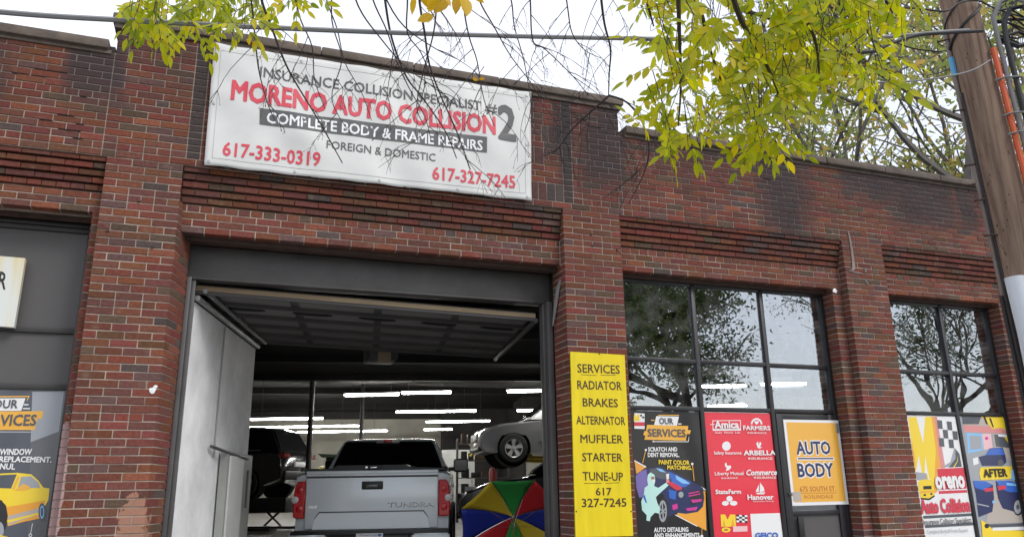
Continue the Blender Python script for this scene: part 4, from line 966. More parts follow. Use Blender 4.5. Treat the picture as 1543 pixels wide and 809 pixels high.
print_art(P5, [
    ('tan', [(462, 100), (740, 106), (760, 190), (475, 190)]), ('dgreyp', [(462, 100), (575, 102), (560, 150), (466, 150)]),
    ('salmon', [(470, 155), (745, 168), (752, 205), (476, 195)]), ('lblue', [(490, 200), (580, 205), (588, 300), (498, 320)]), ('greyp', [(505, 215), (572, 218), (578, 292), (512, 300)]), ('pinkprint', [(580, 205), (632, 205), (642, 290), (590, 300)]), ('magenta', ('ell', 606, 232, 10, 10)),
    ('tan', [(640, 205), (755, 215), (790, 395), (655, 300)]), ('dgreyp', [(650, 210), (740, 215), (760, 290), (660, 280)]),
    ('ylw', [(570, 102), (700, 106), (720, 150), (742, 200), (690, 170), (640, 178), (600, 130)]), ('ink', [(585, 106), (598, 106), (615, 150), (605, 150)]), ('ink', [(620, 115), (632, 115), (650, 172), (640, 165)]), ('ylw', [(708, 225), (748, 180), (782, 330)]), ('wprint', [(672, 208), (735, 210), (738, 225), (676, 222)]),
    ('navy', [(560, 340), (600, 330), (625, 290), (700, 285), (716, 330), (722, 370), (700, 392), (580, 392)]), ('blue', [(598, 330), (628, 292), (696, 288), (712, 328)]), ('dgreyp', ('ell', 690, 375, 18, 20)), ('wprint', [(525, 350), (556, 340), (560, 380), (530, 390)]),
    ('lblue', [(735, 410), (800, 420), (806, 480), (750, 470)]), ('ylw', [(568, 402), (755, 394), (752, 412), (748, 468), (572, 476), (564, 440)]),
    ('tan', [(645, 500), (700, 640), (830, 600), (850, 720), (600, 730)]),
    ('navy', [(526, 478), (600, 482), (644, 505), (650, 580), (640, 660), (560, 690), (545, 560)]), ('blue', [(526, 478), (600, 482), (640, 505), (590, 535), (540, 520)]), ('red', [(590, 525), (645, 518), (646, 538), (600, 545)]), ('lblue', [(640, 595), (658, 595), (655, 610), (640, 610)]), ('greyp', [(552, 610), (620, 625), (620, 632), (552, 618)]),
    ('navy', [(660, 480), (740, 478), (800, 495), (825, 560), (832, 620), (770, 660), (700, 640), (672, 580)]), ('blue', [(662, 480), (740, 478), (800, 496), (812, 545), (740, 545), (690, 525)]), ('lblue', [(720, 490), (790, 498), (795, 512), (725, 505)]), ('red', [(668, 510), (715, 505), (722, 525), (676, 535)]), ('ink', ('ell', 790, 632, 30, 50)), ('greyp', ('ell', 788, 632, 22, 40)), ('dgreyp', ('ell', 788, 632, 9, 15)),
    ('ylw', [(574, 708), (600, 722), (640, 760), (850, 772), (855, 830), (585, 830)]), ('dgreyp', [(600, 735), (840, 725), (842, 745), (640, 750)]), ('wprint', [(640, 752), (850, 745), (851, 764), (642, 770)]), ('ink', ('ell', 608, 742, 14, 14)),
], YP, **a4)
L3(P5, 'AFTER', (592, 458), (730, 453), 412, 'ink', YT, .035, ox=1330)
# left poster
YLp = YL+.03-.01; quad = [Vector((-2.84, YLp, .9)), Vector((xl1-.052, YLp, .9)), Vector((xl1-.052, YLp, zl[2]-.03)), Vector((-2.84, YLp, zl[2]-.03))]
P6 = wposter('window_poster', 'sun-faded grey poster with a yellow sports car, behind glass at the lower left', quad, 'faded', YLp)
a6 = dict(ox=0, oy=570, sc=3.385)
print_art(P6, [
    ('greyp', [(160, 66), (326, 66), (300, 270), (140, 330)]), ('dgreyp', [(-160, 68), (165, 68), (140, 810), (-260, 810)]),
    ('wprint', [(-70, 102), (130, 100), (108, 164), (-90, 165)]), ('amber', [(-40, 90), (152, 88), (140, 112), (136, 110), (144, 94), (-40, 96)]), ('wprint', [(122, 130), (146, 130), (144, 136), (120, 136)]), ('wprint', [(118, 150), (154, 150), (152, 156), (116, 156)]),
    ('amber', [(-150, 168), (222, 166), (214, 204), (192, 204), (176, 262), (-170, 262)]), ('greyp', [(-150, 268), (180, 270), (204, 222), (208, 222), (184, 276), (-150, 275)]),
    ('ylw', [(-170, 560), (-80, 520), (0, 484), (90, 480), (160, 488), (196, 520), (222, 556), (252, 560), (246, 620), (222, 660), (205, 712), (120, 730), (40, 752), (30, 660), (10, 620), (-10, 616), (-120, 640)]),
    ('orange', [(20, 655), (120, 640), (230, 620), (222, 660), (205, 712), (120, 730), (40, 752), (36, 680)]), ('tan', [(40, 700), (200, 660), (208, 690), (110, 722), (44, 748)]), ('ylw', [(36, 722), (120, 702), (205, 680), (204, 690), (118, 714), (38, 735)]),
    ('dgreyp', [(-60, 500), (0, 492), (86, 488), (56, 560), (-60, 556)]), ('greyp', [(108, 500), (160, 498), (196, 530), (206, 556), (90, 560)]), ('amber', [(60, 565), (88, 500), (100, 498), (74, 565)]), ('amber', [(74, 572), (100, 548), (120, 536), (150, 548), (155, 562), (120, 570)]),
    ('ink', [(-30, 625), (5, 620), (30, 645), (40, 700), (30, 760), (10, 800), (-40, 800)]), ('greyp', ('ell', -2, 770, 22, 40)), ('dgreyp', ('ell', 214, 680, 18, 46)), ('lblue', ('ell', 214, 680, 11, 34)), ('dgreyp', ('ell', 214, 680, 7, 24)),
    ('ylw', [(-20, 812), (0, 797), (40, 806), (60, 830), (-20, 830)]), ('wprint', ('line', 166, 738, 156, 790, 3)), ('wprint', ('ell', 155, 798, 9, 9)), ('dgreyp', ('ell', 155, 798, 5, 5)),
], YLp, **a6)
for a in (('OUR', (-38, 150), (88, 150), 108, 'dgreyp', .02), ('SERVICES', (-118, 240), (182, 238), 184, 'dgreyp', .02), ('WINDOW', (-4, 388), (160, 388), 358, 'wprint', .035), ('REPLACEMENT.', (-6, 424), (262, 427), 396, 'wprint', .035), ('NUL', (-2, 462), (76, 463), 432, 'wprint', .03)):
    L3(P6, a[0], a[1], a[2], a[3], a[4], YLp-.006, a[5], ox=0, oy=570, sc=3.385)

# ---------------- lights in the shop
def tube_light(px0, px1, py0, py1, label, n=1, zl=3.8):
    pm = ((px0+px1)/2, (py0+py1)/2); c = atz(*pm, zl); dep = (c-CAM).dot(FWD)
    a = atd(px0, py0, dep); b_ = atd(px1, py1, dep); d = (b_-a); a.z = b_.z = zl; d = b_-a; L = d.length; ang = math.atan2(d.y, d.x)
    t = thing('fluorescent_light', label, 'ceiling light', ((a.x+b_.x)/2, (a.y+b_.y)/2, zl), ang, 'fluorescent tube lights under the shop ceiling')
    mb = MB(); mb.prism([(-.07, .05), (.07, .05), (.04, .09), (-.04, .09)], -L/2, L/2, 'yz'); mb.build('housing', M['whitemetal'], t)
    seg = max(1, round(L/2.4)); 
    for i in range(seg):
        for y in (-.045, .045):
            mb = MB(); x0 = -L/2+L*i/seg+.03; mb.lathe([(x0, 0), (x0, .018), (x0+L/seg-.06, .018), (x0+L/seg-.06, 0)], 'x', (0, y, .022), 8); mb.build('tube', M['tube'], t)
    for x in (-L*.35, L*.35):
        mb = MB(); mb.tube([(x, 0, .09), (x, 0, ZC-zl-.001)], .006, 4); mb.build('hanger', M['steel'], t)
for a in ((518, 602, 597, 595.5, 'bright tube light highest in the doorway, left half of a row above the silver pickup'),
          (604, 681, 594, 592, 'thin dimmer tube light continuing the highest row to the right above the pickup'),
          (596, 718, 622, 620, 'tube light in the middle of the doorway, just above and right of the pickup roof'),
          (641, 739, 636.5, 635.5, 'tube light low in front of the grey back wall, right of the pickup roof'),
          (638, 682, 648, 647.5, 'shortest tube light, lowest one right of the pickup roof'),
          (763, 842, 591.5, 589.5, 'highest tube light at the right side of the doorway'),
          (778, 842, 620, 618.5, 'tube light just above the silver crossover on the lift'),
          (377, 487, 632, 632, 'upper of the three tube lights over the raised black car at the left'),
          (368, 541, 644.5, 643, 'longest tube light, middle one of the three over the raised black car'),
          (448, 584, 652.5, 649, 'lowest tube light behind the column at the left of the doorway')):
    tube_light(*a)
for a in ((1048, 1125, 584, 583, 'tube light seen through the middle pane above the red insurers poster'),
          (1146, 1216, 581, 579, 'tube light seen through the right pane above the shop door'),
          (1066, 1126, 613, 612, 'lowest tube light seen through the window just above the red poster')):
    tube_light(*a)

# ---------------- vehicles
def wheel(parent, x, y, z, r, w=.22, side=1, spokes=5, rimr=.62, mt='rim'):
    wo = MB(); wo.lathe([(-w/2, r*rimr), (-w/2, r*.9), (-w/2+.03, r), (w/2-.03, r), (w/2, r*.9), (w/2, r*rimr)], 'x', (0, 0, 0), 32)
    o = wo.build('wheel', M['rubber'], parent); o.location = (x, y, z)
    f = side*w/2
    rb = MB(); rb.lathe([(f, r*rimr), (f-side*.01, r*rimr*.93), (f-side*.09, r*rimr*.88), (-f*.5, r*rimr*.86)], 'x', (0, 0, 0), 32)
    for k in range(spokes):
        a = 2*PI*k/spokes+.3
        for da, wd in ((-.16, .028), (.16, .028)):
            p0 = Vector((f-side*.035, math.cos(a)*r*.10, math.sin(a)*r*.10)); p1 = Vector((f-side*.012, math.cos(a+da)*r*rimr*.93, math.sin(a+da)*r*rimr*.93))
            t = (p1-p0).normalized(); n = Vector((0, -t.z, t.y)).normalized()*wd; e = Vector((side*.012, 0, 0))
            vs = [p0-n-e, p0+n-e, p1+n*.8-e, p1-n*.8-e, p0-n+e, p0+n+e, p1+n*.8+e, p1-n*.8+e]
            rb.add(vs, [(0, 1, 2, 3), (7, 6, 5, 4), (0, 4, 5, 1), (1, 5, 6, 2), (2, 6, 7, 3), (3, 7, 4, 0)])
    rb.lathe([(f, 0), (f, r*.10), (f-side*.04, r*.16), (f-side*.06, r*.16)], 'x', (0, 0, 0), 16)
    rb.build('rim', M[mt], o)
    db = MB(); db.lathe([(f-side*.10, 0), (f-side*.10, r*rimr*.80)], 'x', (0, 0, 0), 20); db.build('brake_disc', M['steel'], o)
def arch(cy, cz, r, a0, a1, n=12): return [(cy+r*math.cos(a0+(a1-a0)*k/n), cz+r*math.sin(a0+(a1-a0)*k/n)) for k in range(n+1)]
def slices(outline, W, wfun, inset=.05, name='body', mt='silver', parent=None, cut=(.0, .62, .93, 1.)):
    """body shell: a side outline carried across the width in several slices; the outer slices are drawn in a little so that the edges are round"""
    n = len(outline); cy = sum(p[0] for p in outline)/n; cz = sum(p[1] for p in outline)/n
    ny = max(p[0] for p in outline)-min(p[0] for p in outline); nz = max(p[1] for p in outline)-min(p[1] for p in outline)
    xs = [-c for c in cut[::-1]]+[c for c in cut[1:]]
    mb = MB(); vs = []
    for c in xs:
        k = inset if abs(c) > .99 else inset*.35 if abs(c) > .9 else 0
        for (y, z) in outline:
            yy = y-(y-cy)/(ny/2)*k*abs((y-cy)/(ny/2))**3; zz = z-(k if z > cz+nz*.12 else 0)
            vs.append((c*W*wfun(yy, zz), yy, zz))
    fs = [(i*n+k, i*n+(k+1) % n, (i+1)*n+(k+1) % n, (i+1)*n+k) for i in range(len(xs)-1) for k in range(n)]
    mb.add(vs, fs, True); mb.add(vs[:n], [tuple(range(n))]); mb.add(vs[-n:], [tuple(range(n))[::-1]])
    return mb.build(name, mt, parent)

# silver pickup: x right, y forward, z up, origin on the floor under the tailgate
tc_ = atd(561, 760, 10.15); TA = -math.radians(16.5)
T = thing('pickup_truck', 'silver pickup truck with black bed cover parked nose-in through the garage opening', 'pickup truck', (tc_.x, tc_.y, floor_z(tc_.y)), TA)
T.rotation_euler = (math.radians(1.1), 0, TA)
W = 1.0
def wf(y, z): return (1-.05*max(0, (.75-z))/.75)*(1-.10*max(0, (y-4.9)/.9)**2)*(.985 if y < .05 else 1)
R1 = .50
low = [(.02, .55), (.02, 1.36), (.08, 1.385), (2.0, 1.40), (2.05, 1.39), (4.25, 1.36), (5.2, 1.28), (5.62, 1.16), (5.78, .9), (5.80, .5), (5.55, .38)]+arch(4.75, .42, R1, 0, PI)+[(2.4, .42)]+arch(1.12, .42, R1, 0, PI)+[(.2, .55)]
bd = slices(low, W, wf, .05, 'body', M['silver'], T)
# rear end skins: corner pillars either side of the tailgate
mb = MB(); mb.cbox(-.855, .855, -.035, .05, .665, 1.355, .02); tg = mb.build('tailgate', M['silver'], T)
mb = MB(); mb.cbox(-.858, .858, -.05, .07, 1.345, 1.392, .016); mb.build('tailgate_lip', M['silver'], T)
mb = MB(); mb.cbox(-.85, .85, -.046, -.02, 1.30, 1.325, .008); mb.build('spoiler_groove', M['steel'], T)
# pressed panel of the tailgate
mb = MB(); pr = [(-.75, .665), (-.72, .80), (-.66, .865), (.66, .865), (.72, .80), (.75, .665)]
mb.prism(pr, -.052, -.03, 'xz'); mb.build('tailgate_pressing', M['silver'], T)
mb = MB(); mb.prism([(-.73, .79), (-.665, .868), (.665, .868), (.73, .79), (.73, .80), (.67, .882), (-.67, .882), (-.73, .80)], -.0405, -.034, 'xz'); mb.build('crease_shade', M['steel'], T)  # dark strip paints the shade along the pressed crease
mb = MB(); mb.cbox(-.138, .138, -.052, -.03, 1.150, 1.253, .012); hd = mb.build('tailgate_handle', M['black'], T)
mb = MB(); mb.cbox(-.085, .07, -.058, -.05, 1.165, 1.215, .006); mb.build('handle_grip', M['blackpaint'], hd)
def plain_text(body, x0, x1, z0, z1, y, mt, parent, bold=0, name='lettering', shear=0):
    co, fs = text_mesh(body, bold, shear); a, b_ = co[:, 0].min(), co[:, 0].max(); h = co[:, 1].max()
    mb = MB(); vs = [(x0+(c[0]-a)/(b_-a)*(x1-x0), y+c[2]*.00006, z0+c[1]/h*(z1-z0)) for c in co]; mb.add(vs, fs); return link(name, mb.mesh(name), mt, parent)
plain_text('TUNDRA', .20, .80, .925, .985, -.0365, mat('letter_shade', (.14, .145, .15), .4, metal=.4), T, .035)  # darker offset copy paints the shade beside the stamped letters
plain_text('TUNDRA', .197, .797, .929, .989, -.0372, M['silver'], T, .004)
plain_text('4x4', -.82, -.70, .925, .965, -.0366, M['chrome'], T, .03, shear=.3)
for s in (-1, 1):
    mb = MB(); o_ = [(s*.86, .80), (s*1.005, .81), (s*1.015, 1.02), (s*.995, 1.2), (s*.965, 1.262), (s*.86, 1.265)]
    mb.prism(o_, -.03, .16, 'xz'); tl = mb.build('tail_light', M['tail'], T)
    bm = bmesh.new(); bm.from_mesh(tl.data); bmesh.ops.bevel(bm, geom=bm.edges[:], offset=.012, segments=2, affect='EDGES'); bm.to_mesh(tl.data); bm.free()
    mb = MB(); mb.lathe([(-.034, 0), (-.033, .034), (-.028, .048)], 'y', (s*.985, 0, 1.035), 16); mb.build('reversing_lamp', M['lens'], tl)
    for z in (.92, 1.15):
        mb = MB(); mb.lathe([(-.037, .02), (-.034, .04), (-.028, .046)], 'y', (s*.93, 0, z), 16); mb.build('lamp_ring', M['tail'], tl)
mb = MB(); mb.cbox(-.995, .995, -.20, .05, .585, .655, .02); mb.build('bumper_step', M['black'], T)
for s in (-1, 1):
    mb = MB(); mb.prism([(s*.50, .36), (s*1.0, .42), (s*1.01, .61), (s*.54, .61)], -.235, .02, 'xz'); bb = mb.build('bumper', M['silver'], T)
    bm = bmesh.new(); bm.from_mesh(bb.data); bmesh.ops.bevel(bm, geom=bm.edges[:], offset=.02, segments=2, affect='EDGES'); bm.to_mesh(bb.data); bm.free()
mb = MB(); mb.cbox(-.50, .50, -.19, -.02, .38, .60, .02); mb.build('bumper_centre', M['black'], T)
mb = MB(); mb.cbox(-.17, .17, -.205, -.191, .47, .62, .004); pl = mb.build('number_plate', M['plate'], T)
plain_text('7ST 275', -.14, .14, .495, .575, -.2065, M['red'], pl, .02); plain_text('Massachusetts', -.12, .12, .592, .612, -.2065, M['navy'], pl, .0)
mb = MB(); mb.cbox(.11, .15, -.2066, -.2052, .585, .612, .0006); mb.build('plate_sticker', M['blue'], pl)
# bed cover
mb = MB(); cv = [(-.94, 1.385), (-.93, 1.41), (-.52, 1.425), (-.47, 1.458), (.43, 1.458), (.50, 1.425), (.93, 1.41), (.94, 1.385)]
mb.prism(cv, .0, 1.9, 'xz'); mb.build('bed_cover', M['black'], T)
mb = MB(); mb.cbox(-.95, -.90, .02, 1.95, 1.39, 1.43, .012); mb.cbox(.90, .95, .02, 1.95, 1.39, 1.43, .012); mb.build('bed_rail', M['black'], T)
mb = MB(); mb.cbox(-.115, .12, -.025, .0, 1.405, 1.448, .012); lk = mb.build('cover_latch', M['black'], T)
mb = MB(); mb.lathe([(-.032, 0), (-.03, .016), (-.02, .018)], 'y', (-.085, 0, 1.427), 12); mb.cbox(-.035, .05, -.032, -.02, 1.417, 1.437, .005); mb.build('latch_chrome', M['chrome'], lk)
# cab
def cw(y, z): return .95-.265*max(0, z-1.37)/.56
cabo = [(1.98, 1.37), (2.20, 1.835), (2.32, 1.885), (2.6, 1.905), (3.5, 1.905), (3.75, 1.87), (4.55, 1.36)]
cab_ = slices(cabo, 1., cw, .035, 'cab', M['silver'], T)
def slope_y(z): return 1.98+(z-1.37)*(.24/.515)
def rquad(pts, off, nm, mt, par=T):
    mb = MB(); v = [(x, slope_y(z)-off, z) for x, z in pts]; v2 = [(x, slope_y(z)-off+.012, z) for x, z in pts]; n = len(pts)
    mb.add(v+v2, [tuple(range(n)), tuple(range(n, 2*n))[::-1]]+[(i, (i+1) % n, n+(i+1) % n, n+i) for i in range(n)]); return mb.build(nm, mt, par)
rquad([(-.86, 1.40), (.86, 1.40), (.83, 1.50), (.715, 1.79), (.67, 1.842), (-.67, 1.842), (-.715, 1.79), (-.83, 1.50)], .010, 'rear_window_surround', M['blackpaint'])
rg = rquad([(-.77, 1.43), (.77, 1.43), (.75, 1.52), (.655, 1.76), (.62, 1.785), (-.62, 1.785), (-.655, 1.76), (-.75, 1.52)], .014, 'rear_window', mat('rear_window_glass', (.006, .006, .007), .06, spec=.9, coat=1., bump=.9, bscale=3))
mb = MB(); mb.cbox(-.20, .17, 2.12, 2.25, 1.818, 1.880, .014); cl = mb.build('high_brake_light', M['lens'], T)
mb = MB(); mb.cbox(-.085, .055, 2.112, 2.13, 1.826, 1.873, .006); mb.build('red_lens', M['tail'], cl)
for s in (-1, 1):
    mb = MB(); v = []
    for (y, z) in ((2.28, 1.44), (2.42, 1.86), (3.6, 1.87), (3.85, 1.75), (4.25, 1.44)): x = s*(cw(y, z)+.004); v.append((x, y, z))
    v2 = [(x-s*.02, y, z) for x, y, z in v]; n = 5
    mb.add(v+v2, [tuple(range(n)), tuple(range(n, 2*n))[::-1]]+[(i, (i+1) % n, n+(i+1) % n, n+i) for i in range(n)]); mb.build('side_window', M['blackpaint'], T)
    mb = MB(); mb.cbox(s*1.14-.13, s*1.14+.13, 3.72, 3.90, 1.36, 1.60, .045); mm_ = mb.build('wing_mirror', M['black'], T)
    mb = MB(); mb.tube([(s*.93, 3.95, 1.42), (s*1.05, 3.86, 1.42)], .035, 8); mb.build('mirror_arm', M['black'], mm_)
    mb = MB(); mb.box(s*1.14-.105, s*1.14+.105, 3.712, 3.719, 1.39, 1.57); mb.build('mirror_glass', M['blackpaint'], mm_)
    for yy in (1.12, 4.75): wheel(T, s*.90, yy, .42, .42, .27, s)
    for yy in (2.55, 3.4):
        mb = MB(); mb.cbox(s*1.0-.02, s*1.0+.025, yy-.1, yy+.1, 1.13, 1.165, .01); mb.build('door_handle', M['silver'], T)
    mb = MB(); mb.box(s*.70-.002, s*.70+.002, 2.42, 3.4, 1.907, 1.925) ; mb.build('roof_moulding', M['black'], T)
mb = MB(); mb.tube([(.5, .3, .33), (.5, -.12, .33)], .04, 12); mb.build('exhaust_pipe', M['steel'], T)

def hatch(name, label, loc, rz, paint, L=4.6, W=.93, H=1.68, suv=True, parts=None, tilt=0):
    """family car; x right, y forward, origin on the floor in the middle"""
    t = thing(name, label, 'car', loc, rz); h = L/2; r = .345; zw = r
    zb = H*.60
    if suv:
        lowo = [(-h+.02, .42), (-h-.0, .60), (-h+.03, .98), (-h+.10, zb+.02), (-h+.3, zb+.06), (h-1.55, zb), (h-.55, zb-.10), (h-.16, zb-.22), (h-.02, .68), (h, .42), (h-.12, .26)]
        gr = [(-h+.08, zb-.01), (-h+.42, H-.10), (-h+.62, H-.03), (-h+1.3, H), (-h+2.1, H), (h-2.0, H-.10), (h-1.18, zb-.02)]
        win = [(-h+.62, zb+.08), (-h+.78, H-.14), (-h+2.0, H-.08), (h-2.1, H-.17), (h-1.55, zb+.06)]
    else:
        lowo = [(-h+.04, .42), (-h, .60), (-h+.03, .92), (-h+.12, zb+.04), (-h+.5, zb+.06), (h-1.6, zb), (h-.6, zb-.13), (h-.16, zb-.27), (h-.02, .62), (h, .36), (h-.12, .22)]
        gr = [(-h+.42, zb+.02), (-h+1.1, H-.12), (-h+1.5, H-.02), (-h+2.3, H), (h-2.2, H-.08), (h-1.25, zb-.02)]
        win = [(-h+.95, zb+.08), (-h+1.35, H-.14), (-h+2.3, H-.08), (h-2.3, H-.15), (h-1.65, zb+.06)]
    ay1, ay2 = h-.80, -h+.95
    lowo += arch(ay1, zw, r+.07, -.25, PI+.25, 14)+[(ay1-r-.25, .24), (ay2+r+.25, .24)]+arch(ay2, zw, r+.07, -.25, PI+.25, 14)
    wf_ = lambda y, z: (1-.06*max(0, .6-z)/.6)*(1-.16*max(0, (abs(y)-h+.55)/.55)**2)*(1-.03*max(0, z-.75)/.3)
    slices(lowo, W, wf_, .06, 'body', paint, t)
    gw = lambda y, z: .93-.20*max(0, z-zb)/(H-zb)
    slices(gr, W, gw, .03, 'cabin', paint, t)
    for s in (-1, 1):
        def sw(poly, off, nm, mt):
            v = [(s*(W*gw(y, z)+off), y, z) for y, z in poly]; v2 = [(x-s*.03, y, z) for x, y, z in v]; n = len(v); mb = MB()
            mb.add(v+v2, [tuple(range(n)), tuple(range(n, 2*n))[::-1]]+[(i, (i+1) % n, n+(i+1) % n, n+i) for i in range(n)]); return mb.build(nm, mt, t)
        sw(win, .006, 'side_window', M['blackpaint'])
        mp = win[0][0]*.48+win[-1][0]*.52
        sw([(mp-.04, zb+.08), (mp-.04, H-.12), (mp+.02, H-.12), (mp+.02, zb+.08)], .010, 'pillar', M['black'])
        mb = MB(); mb.tube([(s*(W*gw(0, z)+.008), y, z) for y, z in [win[0]]+win[-1:]], .008, 5); mb.build('window_trim', M['chrome'], t)
        for yy in (ay1, ay2):
            wheel(t, s*(W-.10), yy, zw, r, .21, s)
            mb = MB(); mb.lathe([(s*(W-.30), 0), (s*(W-.30), r+.10), (s*(W-.06), r+.068)], 'x', (0, yy, zw), 24); mb.build('wheel_arch', M['hole'], t)
        mb = MB(); mb.prism([(s*W*.48, zb-.30), (s*W*.80, zb-.29), (s*W*.80, zb-.21), (s*W*.52, zb-.24)], h-.34, h-.14, 'xz'); mb.build('headlight', M['lens'], t)
        mb = MB(); mb.prism([(s*(W-.44), .95), (s*(W-.11), .93), (s*(W-.11), 1.04), (s*(W-.38), 1.03)], -h-.012, -h+.24, 'xz'); mb.build('tail_light', M['tail2'], t)
        mb = MB(); mb.cbox(s*(W+.06)-.10, s*(W+.06)+.10, h-1.72, h-1.56, zb+.03, zb+.18, .03); mb.build('wing_mirror', paint, t)
        for yy in (mp+.35, mp-.55): mb = MB(); mb.cbox(s*W-.03, s*W+.02, yy-.09, yy+.09, zb-.16, zb-.125, .01); mb.build('door_handle', M['chrome'], t)
        mb = MB(); mb.tube([(s*(W-.005), ay2+.6, .52), (s*(W-.0), ay1-.6, .50)], .018, 6); mb.build('side_moulding', M['black'] if suv else M['chrome'], t)
        for yy in (mp, mp+.98): mb = MB(); mb.box(s*(W*1.0)-.004, s*(W*1.0)+.0015, yy-.004, yy+.004, .42, zb-.04); mb.build('door_gap', M['hole'], t)
    # front and rear glass
    def gl(y0, z0, y1, z1, nm):
        mb = MB(); e = .012 if y0 > 0 else -.012
        v = [(x*W*gw(0, z)*.88, y+e, z+.008) for x, y, z in ((-1, y0, z0), (1, y0, z0), (1, y1, z1), (-1, y1, z1))]
        mb.add(v+[(x, y-e*2, z-.02) for x, y, z in v], [(0, 1, 2, 3), (7, 6, 5, 4), (0, 4, 5, 1), (1, 5, 6, 2), (2, 6, 7, 3), (3, 7, 4, 0)]); mb.build(nm, M['blackpaint'], t)
    g2 = gr[-2]; g3 = gr[-1]; gl(g3[0]-.08, g3[1]+.06, g2[0]+.06, g2[1]-.03, 'windscreen'); gl(gr[0][0]+.04, gr[0][1]+.06, gr[1][0]-.02, gr[1][1]-.03, 'rear_window')
    mb = MB(); mb.cbox(-W*.5, W*.5, h-.05, h+.008, .50, zb-.32, .02); mb.build('grille', M['black'], t)
    mb = MB(); mb.cbox(-.26, .26, -h-.025, -h+.02, .72, .84, .005); mb.build('number_plate', M['plate'], t)
    mb = MB(); mb.cbox(-W*.8, W*.8, -h-.03, -h+.2, .40, .62, .03); mb.build('rear_bumper', M['black'], t)
    mb = MB(); mb.cbox(-W*.7, W*.7, h-.2, h+.01, .30, .40, .03); mb.build('front_bumper', M['black'], t)
    return t
def face(px, py, dep): p = atd(px, py, dep); return p
# black SUV on the lift at the left: its rear left wheel stands at px (377, 728)
dA = 19.; pw = atd(371, 727, dA); hz = math.radians(60)       # heading angle left of the view direction
vd = Vector((math.sin(YAW-.30), math.cos(YAW-.30), 0))         # roughly the sight line there
def place_car(wheel_pt, ang, ay, W_, side):                    # world heading angle (from +Y, clockwise) and the wheel that is pinned
    fwd = Vector((math.sin(ang), math.cos(ang), 0)); rt = Vector((math.cos(ang), -math.sin(ang), 0))
    return wheel_pt-fwd*ay-rt*side*(W_-.10)
angA = math.radians(-58); oA = place_car(pw, angA, -(4.75/2-.95), .95, -1)
carA = hatch('raised_car', 'black SUV with red tail lamps raised on a lift behind the white partition', (oA.x, oA.y, pw.z-.345), -angA, M['blackpaint'], 4.75, .95, 1.72)
# silver crossover on the lift at the right, front to the left
pC = atd(773, 675, 18.4); angC = math.radians(-82); oC = place_car(pC, angC, 4.6/2-.80, .92, -1)
carC = hatch('raised_car', 'silver crossover raised high on a yellow-armed lift at the right of the opening', (oC.x, oC.y, pC.z-.345), -angC, M['silver2'], 4.6, .92, 1.72)
# black saloon below it
pD = atd(757, 737, 13.6); angD = math.radians(-70); oD = place_car(pD, angD, 4.75/2-.80, .9, -1)
carD = hatch('parked_car', 'glossy black car half hidden behind the rainbow umbrella', (oD.x, oD.y, floor_z(oD.y)+.28), -angD, M['blackpaint'], 4.75, .9, 1.74, suv=False)
# small yellow-green car far back, only its roof shows above the pickup bed
pE = atd(515, 700, 24.5)
carE = hatch('parked_car', 'small dull yellow car far back in the shop, left of the pickup cab', (pE.x, pE.y+.8, floor_z(pE.y)), math.radians(8), mat('dull_yellow_paint', (.30, .27, .06), .35, coat=.5), 4.1, .86, 1.60)

# lift under the black SUV
def ramp_lift(car, ang, top):
    c = Vector((car.location.x, car.location.y, 0)); t = thing('ramp_lift', 'dark ramp lift on scissor legs holding the black SUV', 'car lift', (c.x, c.y, floor_z(c.y)), -ang)
    hh = top-floor_z(c.y)
    for s in (-1, 1):
        mb = MB(); mb.cbox(s*.80-.24, s*.80+.24, -2.6, 2.6, hh-.34, hh-.002, .01); mb.build('runway', M['black'], t)
        for y0 in (-1.3, 1.1):
            mb = MB(); mb.tube([(s*.8, y0-.25, .04), (s*.8, y0+.25, hh-.3)], .028, 6); mb.tube([(s*.8, y0+.25, .04), (s*.8, y0-.25, hh-.3)], .028, 6); mb.build('scissor_leg', M['black'], t)
        mb = MB(); mb.cbox(s*.80-.2, s*.80+.2, -2.2, 2.2, 0, .05, .01); mb.build('base', M['black'], t)
    return t
ramp_lift(carA, angA, pw.z-.36)
# two-post lift under the crossover
def post_lift(car, ang, top):
    c = Vector((car.location.x, car.location.y, 0)); t = thing('two_post_lift', 'two-post lift with yellow arms under the silver crossover', 'car lift', (c.x, c.y, floor_z(c.y)), -ang); hh = top+.24-floor_z(c.y)
    for s in (-1, 1):
        mb = MB(); mb.cbox(s*1.35-.12, s*1.35+.12, -.14, .14, 0, 3.1, .01); mb.build('post', M['steel'], t)
        mb = MB(); mb.cbox(s*1.25-.16, s*1.25+.16, -.20, .20, hh-.25, hh-.06, .01); mb.build('carriage', M['liftyellow'], t)
        for e in (-1, 1):
            mb = MB(); mb.tube([(s*1.22, e*.12, hh-.12), (s*.62, e*1.05, hh-.10)], .05, 6); mb.tube([(s*.62, e*1.05, hh-.1), (s*.62, e*1.05, hh)], .06, 10); mb.build('arm', M['liftyellow'], t)
    return t
post_lift(carC, angC, pC.z-.36)

